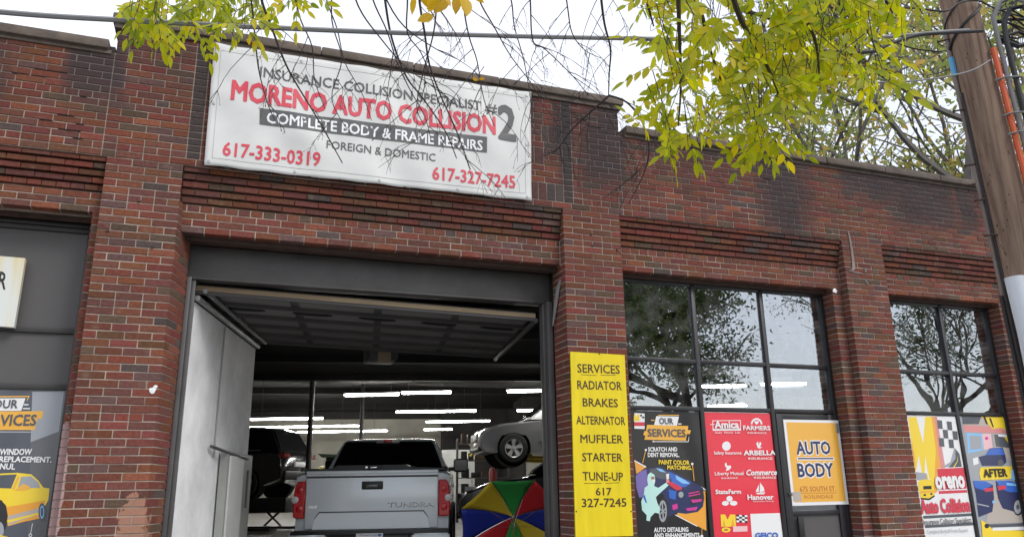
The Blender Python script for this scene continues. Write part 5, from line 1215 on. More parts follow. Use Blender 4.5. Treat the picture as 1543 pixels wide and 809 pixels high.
# rainbow umbrella lying open, its shaft running down to the floor
hub = atd(773.5, 778, 9.6)
vdir = (hub-CAM).normalized(); vh = Vector((vdir.x, vdir.y, 0)).normalized()
axis = (vh*math.cos(math.radians(32))+Vector((0, 0, math.sin(math.radians(32))))).normalized()
U = thing('rainbow_umbrella', 'open rainbow umbrella seen from inside, leaning by the right side of the garage opening', 'umbrella', tuple(hub))
e1 = axis.cross(Vector((0, 0, 1))).normalized(); e2 = e1.cross(axis).normalized()
RU, DU = .675, .20
cols = ['ured', 'ugreen', 'uyellow', 'ublue', 'ured', 'ugreen', 'uyellow', 'ublue']
def upt(a, f):
    sag = 1-.035*f*f
    return (e1*math.cos(a)+e2*math.sin(a))*RU*f*sag - axis*DU*(f**1.9)
for k in range(8):
    a0 = math.radians(22.5+45*k); a1 = a0+math.radians(45)
    mb = MB(); nr, na = 8, 6; vs = []
    for i in range(nr+1):
        for j in range(na+1):
            u = j/na; a = a0+(a1-a0)*u; f = i/nr
            ch = math.cos(math.radians(22.5))/math.cos(a-(a0+a1)/2); dip = math.sin(PI*u)*.02*f
            vs.append(upt(a, f)*1.0 if False else (e1*math.cos(a)+e2*math.sin(a))*RU*f*(ch*.96+.04-dip) - axis*(DU*(f**1.9)))
    mb.add(vs, [(i*(na+1)+j, i*(na+1)+j+1, (i+1)*(na+1)+j+1, (i+1)*(na+1)+j) for i in range(nr) for j in range(na)], True)
    am = a0+math.radians(22.5); dg = math.degrees(am) % 360
    cidx = {45: 'ublue', 90: 'ugreen'}
    # order seen in the photo, clockwise from the top
    c = {90: 'ugreen', 45: 'ured', 0: 'ublue', 315: 'uyellow', 270: 'ugreen', 225: 'ured', 180: 'ublue', 135: 'uyellow'}[int(round(dg/45)*45) % 360]
    o = mb.build('canopy_panel', M[c], U); sm = o.modifiers.new('s', 'SOLIDIFY'); sm.thickness = .0012
for k in range(8):
    a = math.radians(22.5+45*k); mb = MB(); mb.tube([(e1*math.cos(a)+e2*math.sin(a))*RU*f - axis*(DU*f**1.9+.006) for f in (0, .2, .4, .6, .8, .985)], .003, 5)
    tip = (e1*math.cos(a)+e2*math.sin(a))*RU - axis*DU; mb.tube([tip, tip*1.03], .005, 5)
    p = (e1*math.cos(a)+e2*math.sin(a))*RU*.45-axis*(DU*.45**1.9+.006); mb.tube([-axis*.20, p], .0022, 4); mb.build('rib', M['chrome'], U)
mb = MB(); mb.tube([Vector((0, 0, 0)), -axis*1.35], .0055, 8); mb.tube([-axis*.18, -axis*.225], .014, 10); mb.tube([-axis*.0, -axis*.03], .016, 10); mb.build('shaft', M['chrome'], U)
mb = MB(); mb.tube([-axis*1.33, -axis*1.5], .014, 8); mb.build('handle', M['skin'], U)
mb = MB(); mb.tube([Vector((0, 0, 0)), axis*.07], [.008, .003], 8); mb.build('ferrule', M['chrome'], U)

# things at the back of the shop
def cabinet(name, label, px, py, dep, w, d, h, mt, rz=0, doors=2, cat='cabinet', handles=True):
    p = atd(px, py, dep); z0 = floor_z(p.y); t = thing(name, label, cat, (p.x, p.y, z0), rz)
    mb = MB(); mb.cbox(-w/2, w/2, -d/2, d/2, .04, h, .01); mb.build('carcass', mt, t)
    for i in range(doors):
        x0 = -w/2+.02+i*(w-.04)/doors; x1 = x0+(w-.04)/doors-.01
        mb = MB(); mb.cbox(x0, x1, -d/2-.022, -d/2-.002, .1, h-.04, .004); dr = mb.build('door', mt, t)
        mb = MB(); mb.cbox(x0+.08, x1-.08, -d/2-.027, -d/2-.021, .3, h-.2, .003); mb.build('door_field', mt, dr)
        mb = MB(); mb.cbox(x1-.07, x1-.05, -d/2-.05, -d/2-.02, h*.5, h*.5+.12, .003); mb.build('handle', M['steel'], dr)
    return t
cabinet('tall_cupboard', 'pale tall cupboard standing at the back, right of the pickup cab', 690, 700, 25, 1.05, .5, 2.05, M['whitemetal'], -.25, 1)
cabinet('steel_locker', 'narrow pale locker left of the tall cupboard behind the pickup mirror', 655, 700, 25.6, .8, .5, 1.75, M['cmetal'], -.25, 1)
cabinet('tool_chest', 'dark green chest against the back wall, left of the pickup cab', 510, 700, 25, .75, .55, 1.85, M['green'], -.2, 1)
p = atd(510, 672, 24.6); t_ = thing('chest_lid', 'open lid resting on top of the dark green chest', 'lid', (p.x, p.y, floor_z(p.y)+1.853), -.2)
mb = MB(); mb.add([(-.5, -.3, 0), (.4, -.3, 0), (.4, .3, 0), (-.5, .3, 0), (-.6, -.3, .1), (.35, -.3, .04), (.35, .3, .04), (-.6, .3, .1)], [(0, 1, 2, 3), (7, 6, 5, 4), (0, 4, 5, 1), (1, 5, 6, 2), (2, 6, 7, 3), (3, 7, 4, 0)]); mb.build('lid_plate', M['green'], t_)
def rack(px, py, dep, label, seed, w=1.5, rows=5):
    rr = random.Random(seed); p = atd(px, py, dep); z0 = floor_z(p.y); t = thing('parts_rack', label, 'shelving', (p.x, p.y, z0), -.22)
    for x in (-w/2, w/2):
        for y in (-.22, .22): mb = MB(); mb.cbox(x-.02, x+.02, y-.02, y+.02, 0, 2.3, .003); mb.build('upright', M['steel'], t)
    for i in range(rows):
        z = .25+i*.48; mb = MB(); mb.cbox(-w/2+.021, w/2-.021, -.24, .24, z-.02, z, .003); mb.build('shelf', M['steel'], t)
        x = -w/2+.1; nth = 0
        while x < w/2-.15:
            ww = rr.uniform(.12, .3); hh = rr.uniform(.12, .34); k = rr.choice(['darkwall', 'black', 'black', 'green', 'darkwall', 'brown'])
            q = Vector((p.x, p.y, z0))+Matrix.Rotation(-.22, 3, 'Z') @ Vector((x+ww/2, -.02, z+.001))
            nth += 1; yield_box(q, ww*.85, hh, k, i, nth); x += ww+.03
    return t
boxn = [0]
def yield_box(q, w_, h_, k, row, seed):
    boxn[0] += 1
    mb = MB(); mb.cbox(-w_/2, w_/2, -.16, .14, 0, h_, .008); mb.cbox(-w_/2-.004, w_/2+.004, -.164, .144, h_*.82, h_*.86, .002)
    o = mb.build('storage_box', M[k], None); o.location = q; o.rotation_euler = (0, 0, -.22)
    cn = {'darkwall': 'dull grey', 'black': 'black', 'cmetal': 'grey', 'red': 'red', 'whitemetal': 'pale', 'green': 'dark green', 'tan': 'tan', 'brown': 'brown'}[k]
    sh = ['lowest', 'second lowest', 'middle', 'second highest', 'top'][row]; od = ['first', 'second', 'third', 'fourth', 'fifth', 'sixth', 'seventh', 'eighth', 'ninth'][seed-1]
    tag(o, f'{cn} box on the {sh} shelf of the rack, {od} from its left end', 'box', 'boxes on the parts rack')
rack(728, 700, 22.5, 'dark steel parts rack full of boxes, left below the raised silver crossover', 3)
# yellow handset hanging on the wall edge
p = atd(708, 678, 22); mb = MB(); mb.tube([(.0, 0, .16), (.07, 0, .10), (.09, 0, 0), (.06, 0, -.10), (0, 0, -.16)], .03, 6); o = mb.build('hose_hook', M['liftyellow'], None); o.location = p; tag(o, 'small yellow hook shape hanging beside the pale cupboard', 'hook')
# red fire extinguisher under the crossover
p = atd(744, 698, 21); t_ = thing('fire_extinguisher', 'dull red extinguisher standing below the front of the raised crossover', 'extinguisher', (p.x, p.y, 1.9))
mb = MB(); mb.lathe([(0, 0), (0, .10), (.45, .10), (.53, .05), (.56, .03), (.56, 0)], 'z', (0, 0, 0), 16); mb.build('cylinder', mat('dull_red', (.25, .02, .02), .4), t_)
mb = MB(); mb.tube([(0, 0, .56), (0, 0, .62), (.08, 0, .60)], .015, 6); mb.build('valve', M['black'], t_)
pz = floor_z(p.y); t2 = thing('workbench', 'cluttered bench against the wall under the raised silver crossover', 'bench', (p.x+1.6, p.y+.3, pz), -.2)
mb = MB(); mb.cbox(-2.2, 2.2, -.35, .35, .86, .92, .01); mb.build('bench_top', M['darkwall'], t2)
for x in (-2.1, 0, 2.1):
    for y in (-.3, .3): mb = MB(); mb.cbox(x-.03, x+.03, y-.03, y+.03, 0, .86, .004); mb.build('leg', M['steel'], t2)
t_.location = (p.x, p.y+.1, pz+.921)

# ---------------- utility pole and its gear
q1 = atd(1530, 370, 5.6); YPO = q1.y; q0 = at(1443, 0, YPO)
def pole_c(z): f_ = (z-q1.z)/(q0.z-q1.z); return Vector((q1.x+(q0.x-q1.x)*f_, YPO, z))
PO = thing('utility_pole', 'weathered brown wooden utility pole with cables and an orange duct at the right edge', 'utility pole', tuple(pole_c(0.)))
PL = Vector(PO.location)
mb = MB(); nz = 60; n = 28; vs = []; rr = random.Random(4)
ph = [rr.uniform(0, 6.28) for _ in range(6)]
for i in range(nz+1):
    z = -.05+i*(8.6/nz); c = pole_c(z)-PL; r = .150-.0048*z
    for k in range(n):
        a = 2*PI*k/n; r2__ = r*(1+.018*math.sin(3*a+ph[0]+z*.3)+.012*math.sin(7*a+ph[1]-z*.2)+.006*rr.uniform(-1, 1)); vs.append(c+Vector((math.cos(a)*r2__, math.sin(a)*r2__, 0)))
mb.add(vs, [(i*n+k, i*n+(k+1) % n, (i+1)*n+(k+1) % n, (i+1)*n+k) for i in range(nz) for k in range(n)]+[tuple(range(n))[::-1], tuple(nz*n+k for k in range(n))], True)
mb.build('shaft', M['wood'], PO)
def pa_(z, ang, off=0.):     # a point on the pole's skin; ang 0 = towards the camera side, positive to the right in the picture
    c = pole_c(z)-PL; vd = (CAM-pole_c(z)); vd.z = 0; vd.normalize(); rt = Vector((-vd.y, vd.x, 0))
    r = .150-.0048*z+off; return c+(vd*math.cos(math.radians(ang))+rt*math.sin(math.radians(ang)))*r
# find heights for pixels on the pole
def pz_(py):
    lo, hi = -1, 9
    for _ in range(30):
        mid = (lo+hi)/2
        if proj(pole_c(mid))[1] > py: lo = mid
        else: hi = mid
    return lo
mb = MB(); mb.tube([pa_(z, -72, .012) for z in np.linspace(0.1, pz_(45), 16)], .017, 8); mb.build('thin_duct', mat('greybrown_duct', (.20, .165, .15), .7, noise=.2), PO)
mb = MB(); mb.tube([pa_(z, -56, .006) for z in np.linspace(0.1, pz_(140), 16)], .008, 6); mb.build('cable', M['cable'], PO)
mb = MB(); mb.tube([pa_(z, -20+4*math.sin(z*3), .030) for z in np.linspace(.1, pz_(423), 8)], [.062]*8, 14); mb.build('cable_guard', M['guard'], PO)
mb = MB(); mb.tube([pa_(z, -66+0*z, .030) for z in np.linspace(.1, pz_(423)-.1, 8)], .014, 8); mb.build('cable', M['cable'], PO)
zt_ = pz_(88); zb_ = pz_(330)
zs_ = np.linspace(.4, zt_, 14)
mb = MB(); mb.tube([pa_(z, 66, .035) for z in zs_], .021, 8); mb.build('orange_duct', M['conduit'], PO)
mb = MB(); mb.tube([pa_(z, 78, .07) for z in np.linspace(.4, zt_+.1, 10)]+[pa_(zt_+.25, 72, .08), pa_(zt_+.36, 80, .14), pa_(zt_+.38, 84, .22), pa_(zt_+.30, 86, .30)], .017, 8); mb.build('grey_duct', M['greycable'], PO)
mb = MB(); mb.tube([pa_(z, 82, .115) for z in np.linspace(.4, zt_+.05, 10)]+[pa_(zt_+.2, 82, .13), pa_(zt_+.30, 86, .19), pa_(zt_+.29, 88, .27), pa_(zt_+.1, 89, .34)], .019, 8); mb.build('dark_duct', M['cable'], PO)
for py in (135, 187, 215):
    z = pz_(py); mb = MB(); mb.tube([pa_(z, a, o_) for a, o_ in ((52, .012), (60, .072), (80, .145), (92, .12))], .008, 4); mb.build('duct_strap', M['galv'], PO)
z = pz_(95); mb = MB(); mb.tube([pa_(z+.06, -68, .012), pa_(z-.09, -68, .012)], .021, 8); mb.build('blue_tag', M['bluetag'], PO)
for py, a in ((57, -60), (163, -58), (272, -72), (300, -50), (355, -40), (245, -60)):
    z = pz_(py); mb = MB(); mb.tube([pa_(z, a, -.02), pa_(z, a-12, .07)], .007, 6); mb.tube([pa_(z, a-12, .07), pa_(z, a-13, .078)], .013, 6); mb.build('pole_bolt', mrust, PO)
rr = random.Random(9); mb = MB()
for i in range(34):
    z = pz_(rr.uniform(60, 420)); a = rr.uniform(-40, 50); p = pa_(z, a, .0); q = pa_(z, a, .004); mb.tube([p, q], .0045*rr.uniform(.5, 1.2), 5)
o = mb.build('nail_marks', M['hole'], PO); o['kind'] = 'stuff'
# bundle of black cable to the right
mb = MB(); rr = random.Random(12)
for i in range(9):
    zc = pz_(45+rr.uniform(-25, 30)); b0 = pa_(zc, 88, .06+.05*rr.random()); d = Vector((1, -.25+rr.uniform(-.1, .1), rr.uniform(-.25, .1)))
    pts = [b0+d*t_*.9+Vector((0, 0, .25*math.sin(t_*PI)*rr.uniform(-.6, 1))) for t_ in np.linspace(0, 1, 8)]; mb.tube(pts, rr.choice([.008, .012, .018]), 6)
mb.build('cable_bundle', M['cable'], PO)
for py, wd, rad in ((49, 1, .011), (16, 0, .007)):
    z = pz_(py); mb = MB(); mb.tube([pa_(z+.002*a, a, .012) for a in range(-100, 101, 20)], rad, 6); mb.build('cable_wrap', M['cable'], PO)
# overhead cables
def cab(name, label, pts, r, mt='cable'):
    mb = MB(); mb.tube(pts, r, 6); o = mb.build(name, M[mt], None); tag(o, label, 'cable'); return o
def smooth(pts, n=8):
    out_ = []; P_ = [pts[0]]+pts+[pts[-1]]
    for i in range(1, len(P_)-2):
        for k in range(n):
            t = k/n; a, b_, c, d = P_[i-1], P_[i], P_[i+1], P_[i+2]
            out_.append(.5*((2*b_)+(c-a)*t+(2*a-5*b_+4*c-d)*t*t+(3*b_-a-3*c+d)*t**3))
    out_.append(pts[-1]); return out_
YC = YPO-.16
cab('overhead_cable', 'long thick grey overhead cable crossing the sky above the banner from the left edge', smooth([at(x, y, YC) for x, y in ((-900, -75), (-300, -12), (0, 18.5), (180, 30.5), (520, 47), (800, 55.5), (1060, 60), (1200, 60.5), (1320, 57), (1425, 48), (1460, 46))]), .0125, 'greycable')
cab('service_cable', 'black service cable sagging to the pole from the leaves at its left', smooth([at(x, y, YC-.02) for x, y in ((1180, 74), (1304, 79), (1340, 67), (1380, 54), (1423, 50), (1480, 47))]), .013)
cab('upper_cable', 'thin dark cable near the top edge, running to the pole top', smooth([at(x, y, YC) for x, y in ((900, -60), (1290, 5), (1380, 13), (1425, 17), (1445, 5), (1475, 2), (1520, 20), (1700, 70))]), .007)
cab('guy_wire', 'thin pale wire looped across the pole below the blue tag', smooth([at(x, y, YC-.03) for x, y in ((1300, 125), (1380, 122), (1440, 113), (1470, 104), (1492, 91))]), .006, 'greycable')
cab('drop_wire', 'thin dark wire passing behind the pole from upper left', smooth([at(x, y, YPO+.25) for x, y in ((1200, -20), (1340, 60), (1400, 77), (1436, 74), (1470, 60))]), .006)

# ---------------- trees
def leaf_mesh(name, L=1., W=.42, fold=.12, curl=.1, seg=4):
    vs = []; 
    for i in range(seg+1):
        t = i/seg; w_ = W/2*math.sin(PI*min(1, t**.8*1.0))**.8 if 0 < t < 1 else 0
        y = t*L; z = -curl*t*t*L
        vs.append((0, y, z))
        if 0 < t < 1: vs += [(-w_, y, z+fold*w_*2), (w_, y, z+fold*w_*2)]
    # index: 0 ; then groups of 3 ; last
    fs = []; idx = [0]; k = 1
    for i in range(1, seg): idx.append(k); k += 3
    idx.append(k)
    c = idx
    for i in range(seg):
        a, b_ = c[i], c[i+1]
        if i == 0: fs += [(a, b_, b_+1), (a, b_+2, b_)]
        elif i == seg-1: fs += [(a, b_, a+1), (a, a+2, b_)]
        else: fs += [(a, b_, b_+1, a+1), (a, a+2, b_+2, b_)]
    return vs, fs
LV, LF = leaf_mesh('leaf', W=.37)
LVc = [(x*1.75, y, z*.8) for x, y, z in LV]
LVb = [(x*1.25, y, z-.05*abs(x)) for x, y, z in LV]
leaf_meshes = {}
def leaf_obj_mesh(mk, var):
    key = (mk, var)
    if key not in leaf_meshes:
        v = (LV, LVb, LVc)[var]; mb = MB(); mb.add(v, LF, True); me = mb.mesh('leaf'); me.materials.append(M[mk]); leaf_meshes[key] = me
    return leaf_meshes[key]
def orient(d, nrm):
    y = d.normalized(); x = y.cross(nrm); x = x.normalized() if x.length > 1e-4 else y.orthogonal().normalized(); z = x.cross(y)
    return Matrix((x, y, z)).transposed()
class Leaves:
    def __init__(s): s.items = []
    def put(s, p, d, nrm, L, var=0): s.items.append((Vector(p), orient(d, nrm), L, var))
    def emit(s, parent, mk, n_single, loc):
        def key(it):
            x, y, z = proj(it[0]); 
            return it[2]/z if (0 < x < 1543 and 0 < y < 809 and z > 0) else 0
        it = sorted(s.items, key=key, reverse=True)
        for p, R3, L, var in it[:n_single]:
            o = bpy.data.objects.new('leaf', leaf_obj_mesh(mk, var)); C.objects.link(o); o.parent = parent
            m4 = R3.to_4x4(); m4 = Matrix.Translation(p-loc) @ m4 @ Matrix.Scale(L, 4); o.matrix_basis = m4
        rest = it[n_single:]
        if not rest: return
        v = np.array(LV); vb = np.array(LVb); V_l = []; F_ = []; off = 0
        for p, R3, L, var in rest:
            q = (np.array(R3) @ ((vb if var else v)*L).T).T+np.array(p-loc); V_l.append(q)
            F_ += [tuple(i+off for i in f) for f in LF]; off += len(v)
        me = bpy.data.meshes.new('foliage'); me.from_pydata(np.concatenate(V_l).tolist(), [], F_); me.polygons.foreach_set('use_smooth', [True]*len(F_))
        o = link('foliage', me, M[mk], parent); o['kind'] = 'stuff'
def compound(Lv, base, d, rnd, L=.085, n=3, tw=None, spread=1.):
    """one ash leaf: stalk with pairs of leaflets and one at the tip"""
    d = d.normalized(); side = d.cross(Vector((rnd.uniform(-.5, .5), rnd.uniform(-1, -.2), rnd.uniform(-.2, .4)))).normalized(); nrm = side.cross(d).normalized()
    ln = L*(.55*n+.5); pts = []
    for i in range(n+2):
        t = i/(n+1); p = base+d*ln*t+Vector((0, 0, -.30*ln*t*t)); pts.append(p)
    if tw is not None: tw.tube(pts, [.0016]*len(pts), 3, False)
    for i in range(1, n+1):
        for s in (-1, 1):
            dd_ = (d*.62+side*s*.75*spread+Vector((0, 0, -.62))+Vector((rnd.uniform(-.2, .2), rnd.uniform(-.2, .2), rnd.uniform(-.2, .2))))
            Lv.put(pts[i], dd_, nrm+Vector((rnd.uniform(-.5, .5), rnd.uniform(-.5, .5), rnd.uniform(-.5, .5))), L*rnd.uniform(.78, 1.12), rnd.randint(0, 1))
    Lv.put(pts[-1], d+Vector((0, 0, -.4)), nrm, L*rnd.uniform(.95, 1.2), 0)
def branch_tube(mb, pts, r0, r1, n=6):
    k = len(pts); mb.tube(pts, [r0+(r1-r0)*i/(k-1) for i in range(k)], n)

# -- right street tree: ash with drooping yellow-green leaves
rA = random.Random(21)
TR = thing('ash_tree', 'street ash with dense yellow-green leaves drooping over the parapet from the top right', 'tree', (5.6, -7.6, .13)); TRL = Vector(TR.location)
mb = MB(); trk = [Vector((5.6, -7.6, .13)), Vector((5.55, -7.55, 1.5)), Vector((5.65, -7.5, 3.0)), Vector((5.5, -7.3, 4.3)), Vector((5.3, -7.0, 5.8)), Vector((5.2, -6.9, 7.5))]
branch_tube(mb, [p-TRL for p in smooth(trk, 4)], .19, .06, 14); mb.build('trunk', M['bark'], TR)
LvR = Leaves(); TW = MB()
def limb(pts, r0, r1, parent, loc, name='branch', mt='bark'):
    mb = MB(); branch_tube(mb, [p-loc for p in smooth(pts, 5)], r0, r1, 7); return mb.build(name, M[mt], parent)
top_pts = {}
mains = [[(1085, -90), (1106, 0), (1124, 45), (1151, 90), (1172, 138), (1174, 165)], [(1015, -90), (1022, 0), (1024, 60), (1026, 130), (1022, 190)], [(1060, -80), (1086, 0), (1165, 31), (1207, 73), (1240, 110)],
         [(1180, -80), (1200, 0), (1228, 60), (1235, 120)], [(1255, -90), (1262, 0), (1285, 60), (1300, 120)], [(1300, -90), (1330, -10), (1345, 20)], [(965, -80), (975, 0), (985, 40)],
         [(1130, -80), (1133, 30), (1132, 110), (1128, 150)], [(1050, -80), (1060, 30), (1075, 90), (1095, 140)]]
dR = 3.5
for i, mn in enumerate(mains):
    dep = dR+(-.35, .0, .3, -.15, .25, .1, .2, .45, .3)[i]
    pts = [atd(x, y, dep+.12*k) for k, (x, y) in enumerate(mn)]
    up_ = pts[0]+Vector((.5, -.5, .5)); mid = Vector((4.2, -6.4, 5.4)); limb([Vector((5.3, -7.0, 5.6)), mid, up_]+pts, .022, .0035, TR, TRL)
blobs = [(985, 30, 32, 34, 7), (1000, 75, 28, 26, 5), (1015, 140, 32, 32, 8), (992, 215, 26, 12, 4), (1022, 236, 32, 18, 9), (1060, 40, 50, 36, 9), (1080, 80, 46, 34, 10), (1085, 145, 50, 34, 13), (1150, 40, 50, 44, 11), (1140, 110, 50, 40, 14), (1135, 185, 34, 24, 9), (1158, 232, 30, 22, 11), (1200, 90, 50, 50, 16),
         (1225, 40, 60, 46, 17), (1240, 130, 48, 40, 15), (1290, 45, 50, 46, 15), (1300, 125, 38, 34, 10), (1340, 12, 26, 18, 5), (1190, -5, 150, 20, 14), (1190, 160, 34, 24, 6), (1325, 150, 18, 12, 3), (960, 15, 10, 12, 2)]
for (bx, by, rx, ry, n) in blobs:
    for _ in range(int(n*1.8)):
        a, q = rA.uniform(0, 2*PI), math.sqrt(rA.random()); px, py = bx+rx*q*math.cos(a), by+ry*q*math.sin(a)-26
        p = atd(px, py, dR+rA.uniform(-.25, .9)); d = Vector((rA.uniform(-1, 1), rA.uniform(-.8, .8), rA.uniform(-.6, .45)))
        compound(LvR, p, d, rA, rA.uniform(.056, .08), rA.choice([2, 3, 3]), TW)
        if rA.random() < .35: TW.tube([p+Vector((rA.uniform(-.1, .1), rA.uniform(-.1, .1), rA.uniform(.1, .35))), p+Vector((0, 0, .03)), p], [.0028, .002, .0015], 3, False)
# crown beyond the frame: above and behind, seen in the window glass
LvC = Leaves()
for _ in range(1300):
    th = rA.uniform(0, 2*PI); q = rA.random()**.4
    p = Vector((7.6+2.3*q*math.cos(th), -8.0+2.4*q*math.sin(th), 5.4+2.4*rA.uniform(-1, 1)*math.sqrt(1-q*q*.8)))
    if proj(p)[2] > 0 and proj(p)[0] < 1640: continue
    compound(LvC, p, Vector((rA.uniform(-1, 1), rA.uniform(-1, 1), rA.uniform(-.8, .3))), rA, .068, 3)
LvR.emit(TR, 'leafY', 300, TRL); LvC.emit(TR, 'leafD', 0, TRL)
tw = MB(); tw.v = [tuple(Vector(v)-TRL) for v in TW.v]; tw.f = TW.f; tw.m = TW.m; tw.sm = TW.sm; o = tw.build('twigs', M['twig'], TR); o['kind'] = 'stuff'
for e in range(7):
    a = e*.9; limb([Vector((5.5, -7.3, 3.9+e*.25)), Vector((6.5+.4*math.cos(a), -7.9+.6*math.sin(a), 5+.2*e)), Vector((7.8+1.5*math.cos(a), -8+1.8*math.sin(a), 5.6+.25*e))], .05, .01, TR, TRL)

# -- left street tree: leaf sprays, golden leaves and bare hanging twigs
rB = random.Random(5)
TL = thing('half_bare_tree', 'half-bare street tree, dark twigs hanging before the banner, yellow leaves at its left', 'tree', (-3.1, -6.3, .13)); TLL = Vector(TL.location)
mb = MB(); trk = [Vector((-3.1, -6.3, .13)), Vector((-3.1, -6.25, 1.8)), Vector((-3.0, -6.2, 3.4)), Vector((-2.8, -6.0, 4.8)), Vector((-2.6, -5.9, 6.6))]
branch_tube(mb, [p-TLL for p in smooth(trk, 4)], .17, .05, 14); mb.build('trunk', M['bark'], TL)
limb([Vector((-2.9, -6.1, 4.2)), Vector((-1.6, -5.2, 5.3)), Vector((.2, -4.4, 5.75)), Vector((1.6, -4.0, 5.9)), Vector((2.6, -3.9, 5.9))], .06, .016, TL, TLL)
LvL = Leaves(); TW2 = MB()
for (bx, by, rx, ry, n) in [(225, 22, 40, 24, 9), (212, 45, 26, 12, 5), (255, 42, 26, 16, 5), (300, 48, 26, 14, 5), (285, 12, 50, 16, 6), (362, 28, 28, 26, 6), (405, 12, 32, 16, 4), (335, 12, 30, 16, 4), (372, 60, 14, 8, 1), (455, 5, 20, 8, 3), (240, -10, 60, 14, 6)]:
    for _ in range(int(n*1.9)):
        a, q = rB.uniform(0, 2*PI), math.sqrt(rB.random()); px, py = bx+rx*q*math.cos(a), by+ry*q*math.sin(a)-14
        p = atd(px, py, 3.7+rB.uniform(-.3, .7)); compound(LvL, p, Vector((rB.uniform(-1, 1), rB.uniform(-.7, .7), rB.uniform(-.9, .1))), rB, rB.uniform(.05, .068), rB.choice([2, 3, 3]), TW2)
        if rB.random() < .6: TW2.tube([p+Vector((rB.uniform(-.1, .1), rB.uniform(-.1, .1), .45)), p+Vector((0, 0, .15)), p], [.003, .002, .0015], 3, False)
nL = len(LvL.items)
for _ in range(260):
    p = Vector((-3.2+rB.gauss(0, .8), -6.6+rB.gauss(0, .8), 6.2+rB.gauss(0, .7)))
    if proj(p)[2] > 0 and -200 < proj(p)[0] < 1700 and proj(p)[1] > -60: continue
    compound(LvL, p, Vector((rB.uniform(-1, 1), rB.uniform(-1, 1), rB.uniform(-.8, .3))), rB, .09, 3)
LvL.emit(TL, 'leafY', 250, TLL)
LG = Leaves()
gold = ((626, -6, -.35, -1, .078, 1), (640, -12, .1, -1, .06, 2), (655, -8, -.25, -1, .082, 2), (668, -10, .5, -.8, .06, 1), (676, -4, -.75, -.8, .085, 2), (690, -9, -.1, -1, .088, 1), (700, -6, .15, -1, .095, 2), (712, -12, .7, -.7, .06, 1), (654, 24, -1, -.35, .07, 2), (664, 2, -1, -.35, .07, 1),
        (712, 118, .5, -.3, .030, 1), (722, 119, .7, -.1, .026, 1), (384, 62, -.5, -1, .03, 1), (372, 58, .3, -1, .028, 1))
for (x, y, dx, dy, L, vr) in gold:
    p_ = atd(x, y, 3.0+rB.uniform(-.1, .15)); LG.put(p_, RGT*dx+UPV*dy+FWD*rB.uniform(-.5, .5), -FWD+RGT*rB.uniform(-.9, .9)+UPV*rB.uniform(-.6, .6), L, vr)
    TW2.tube([p_+RGT*.02+UPV*.05, p_+UPV*.02, p_], [.0022, .0014, .0012], 4, False)
LG.emit(TL, 'leafO', 14, TLL)
# bare twigs traced by their main stems
stems = [[(380, -60), (394, 0), (409, 41), (428, 91), (445, 124), (482, 185), (516, 246)], [(630, -60), (632, 0), (640, 50), (647, 97), (664, 144), (688, 198), (709, 256)],
         [(900, -60), (906, 0), (911, 37), (920, 75), (918, 110), (917, 145)], [(575, -50), (583, 20), (593, 67), (613, 117), (637, 148), (671, 198), (688, 239)],
         [(375, -60), (381, 20), (386, 74), (391, 111), (404, 158), (416, 185)], [(548, -60), (562, 0), (583, 47), (598, 93), (617, 134), (640, 176), (650, 214)],
         [(795, -60), (799, 0), (803, 62), (822, 75), (863, 115), (887, 145)], [(612, -60), (614, 0), (614, 50), (635, 81), (654, 131), (668, 180)],
         [(697, -60), (699, 10), (707, 56), (719, 93), (729, 149), (745, 190)], [(705, -60), (722, 0), (744, 40), (769, 84), (797, 121), (815, 150)],
         [(480, -60), (492, 0), (508, 44), (520, 95), (545, 140), (560, 182)], [(440, -60), (450, 20), (470, 70), (474, 120), (490, 165)], [(845, -60), (855, 10), (862, 50), (880, 75), (905, 88)], [(520, -60), (540, 10), (575, 60), (610, 100), (648, 128), (690, 160)],
         [(750, -60), (770, 0), (775, 40), (790, 95), (800, 160), (790, 200)], [(917, 145), (900, 160), (862, 195), (840, 225), (820, 235)], [(917, 144), (945, 155), (968, 185), (978, 225), (970, 262), (948, 306)],
         [(500, -60), (500, 30), (515, 90), (500, 150), (530, 205)], [(660, -50), (655, 40), (640, 100), (628, 160), (640, 190)], [(560, -50), (600, 30), (650, 70), (690, 90)]]
TW3 = MB(); 
